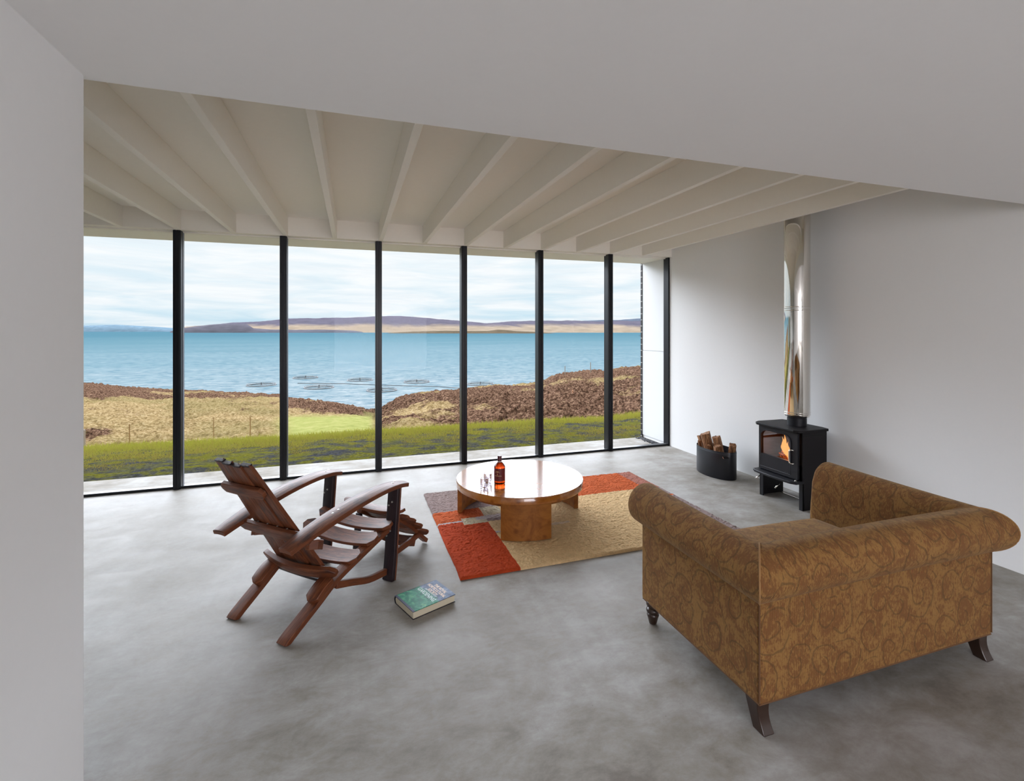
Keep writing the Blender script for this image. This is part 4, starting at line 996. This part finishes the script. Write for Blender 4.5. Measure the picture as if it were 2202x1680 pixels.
def splitlog(name, p0, p1, r, mat, par=None, org=(0, 0, 0), seed=0, wedge=True):
    rr_ = random.Random(seed); p0 = Vector(p0); p1 = Vector(p1); d = (p1 - p0).normalized(); a = d.orthogonal().normalized(); b = d.cross(a); th = rr_.uniform(0, 6)
    prof_ = []
    for q in range(16):
        an = 2 * PI * q / 16; rad = r * (1 + rr_.uniform(-.09, .09))
        x, y = rad * math.cos(an), rad * math.sin(an)
        if wedge: x = max(x, -r * .55); y = max(y, -r * .62)
        prof_.append((x, y))
    rings = []
    for i in range(7):
        k = i / 6; c_ = p0.lerp(p1, k); ring = []
        for x, y in prof_:
            j = 1 + rr_.uniform(-.05, .05); xx = (x * math.cos(th) - y * math.sin(th)) * j; yy2 = (x * math.sin(th) + y * math.cos(th)) * j
            ring.append(c_ + a * xx + b * yy2 + d * (rr_.uniform(-.012, .012) + .25 * xx) * (i in (0, 6)))
        rings.append(ring)
    return MB().loft(rings).build(name, mat, par, org, bevel=.002, smooth=False)
for i, (p0, p1, r) in enumerate([((3.96, 3.46, .425), (4.02, 3.70, .425), .024), ((4.04, 3.48, .43), (3.97, 3.64, .436), .022), ((4.05, 3.50, .428), (4.06, 3.72, .428), .022)]):
    splitlog('burning_log', p0, p1, r, M['ember'], FR_, (3.99, 3.6, .40), seed=40 + i)
fl = bpy.data.lights.new('fire_light', 'POINT'); fl.energy = 2.2; fl.color = (1, .42, .12); fl.shadow_soft_size = .04
fo = bpy.data.objects.new('fire_light', fl); col.objects.link(fo); fo.location = (3.96, 3.56, .50)
# flue
FX, FY = 4.062, 3.556; FO = (FX, FY, .74)
FL = thing('stove_flue', 'polished stainless steel flue pipe rising from the stove to the ceiling', 'flue pipe', FO)
MB().lathe([(.083, .736), (.083, .808), (.078, .812), (.078, .83)], 48, (FX, FY)).build('collar', M['iron'], FL, FO, smooth=True, sharp=40)
rf_ = .1125
MB().lathe([(.080, .822), (.104, .824), (rf_, .842), (rf_, 1.855)], 96, (FX, FY), True).build('lower_pipe', M['chrome'], FL, FO, smooth=True, sharp=30)
MB().lathe([(rf_, 1.86), (rf_, 2.889)], 96, (FX, FY), True).build('upper_pipe', M['chrome'], FL, FO, smooth=True, sharp=30)
for z in (1.838, 1.872, .866, .846):
    MB().lathe([(rf_ - .002, z - .004), (rf_ + .0022, z - .0025), (rf_ + .003, z), (rf_ + .0022, z + .0025), (rf_ - .002, z + .004)], 96, (FX, FY), False).build('joint_band', M['chrome'], FL, FO, smooth=True)

# ------------------------------------------------------------------ log bucket and logs
BC = (3.965, 4.535); ba, bb, bh = .155, .268, .305
BK = thing('log_bucket', 'oval black metal log bucket standing on the floor by the white wall', 'log bucket', (*BC, 0))
def ell(a, b, z, n=64, p=2.0): return [(BC[0] + a * math.copysign(abs(math.cos(2 * PI * i / n)) ** (2 / p), math.cos(2 * PI * i / n)), BC[1] + b * math.copysign(abs(math.sin(2 * PI * i / n)) ** (2 / p), math.sin(2 * PI * i / n)), z) for i in range(n)]
m = MB(); m.loft([ell(ba - .003, bb - .003, 0), ell(ba, bb, .003), ell(ba, bb, bh - .003), ell(ba - .001, bb - .001, bh), ell(ba - .003, bb - .003, bh), ell(ba - .004, bb - .004, .012)], True, True)
m.build('body', M['bucket'], BK, (*BC, 0), smooth=True, sharp=50)
m = MB(); m.loft([ell(ba + .001, bb + .001, bh - .022), ell(ba + .002, bb + .002, bh - .020), ell(ba + .001, bb + .001, bh - .018)], True, False); m.build('rim_bead', plain('rim_edge', (.05, .055, .07), .3), BK, (*BC, 0), smooth=True)
an = -2.08; hx, hy_ = BC[0] + ba * math.cos(an), BC[1] + bb * math.sin(an); nv = Vector((math.cos(an) / ba, math.sin(an) / bb, 0)).normalized(); tv = Vector((-nv.y, nv.x, 0)); c0 = Vector((hx, hy_, bh - .055)) + nv * .001
m = MB(); m.loft([[c0 + tv * .034 * math.cos(2 * PI * q / 20) + Vector((0, 0, .013 * math.sin(2 * PI * q / 20))) + nv * d_ for q in range(20)] for d_ in (0, .0015)]); m.build('hand_hole', plain('hole_black', (.002, .002, .003), .8), BK, (*BC, 0))
m = MB(); m.tube([c0 - tv * .030 + nv * .004 + Vector((0, 0, .006)), c0 - tv * .020 + nv * .006 + Vector((0, 0, -.012))], .004, 8); m.build('handle_tab', plain('copper_tab', (.45, .22, .16), .35, metal=.6), BK, (*BC, 0))
LG = [((3.955, 4.540, .10), (3.935, 4.665, .445), .068, 'bark', 'largest split log with rough bark, standing tallest in the black bucket', 3),
      ((3.965, 4.700, .19), (3.962, 4.800, .385), .043, 'log', 'orange split log at the left end, leaning over the bucket rim', 5),
      ((3.995, 4.440, .12), (3.980, 4.535, .420), .054, 'log', 'pale split log right of the tallest one in the bucket', 8),
      ((3.872, 4.500, .08), (3.868, 4.550, .330), .033, 'bark', 'low brown log in the middle, mostly hidden below the bucket rim', 11),
      ((3.900, 4.385, .08), (3.893, 4.420, .350), .047, 'log', 'short squared log with a pale cut end at the right of the bucket', 14),
      ((3.990, 4.350, .20), (4.000, 4.325, .380), .045, 'log', 'rounded log at the right end of the bucket, behind the squared one', 17),
      ((3.880, 4.670, .12), (3.878, 4.705, .350), .022, 'log', 'small light split log at the front left inside the bucket rim', 21)]
for p0, p1, r, mt, lab, sd_ in LG:
    o = splitlog('firewood_log', p0, p1, r, M[mt if mt == 'log' else 'log'], None, p0, seed=sd_); tag(o, lab, 'firewood', 'logs in the bucket')
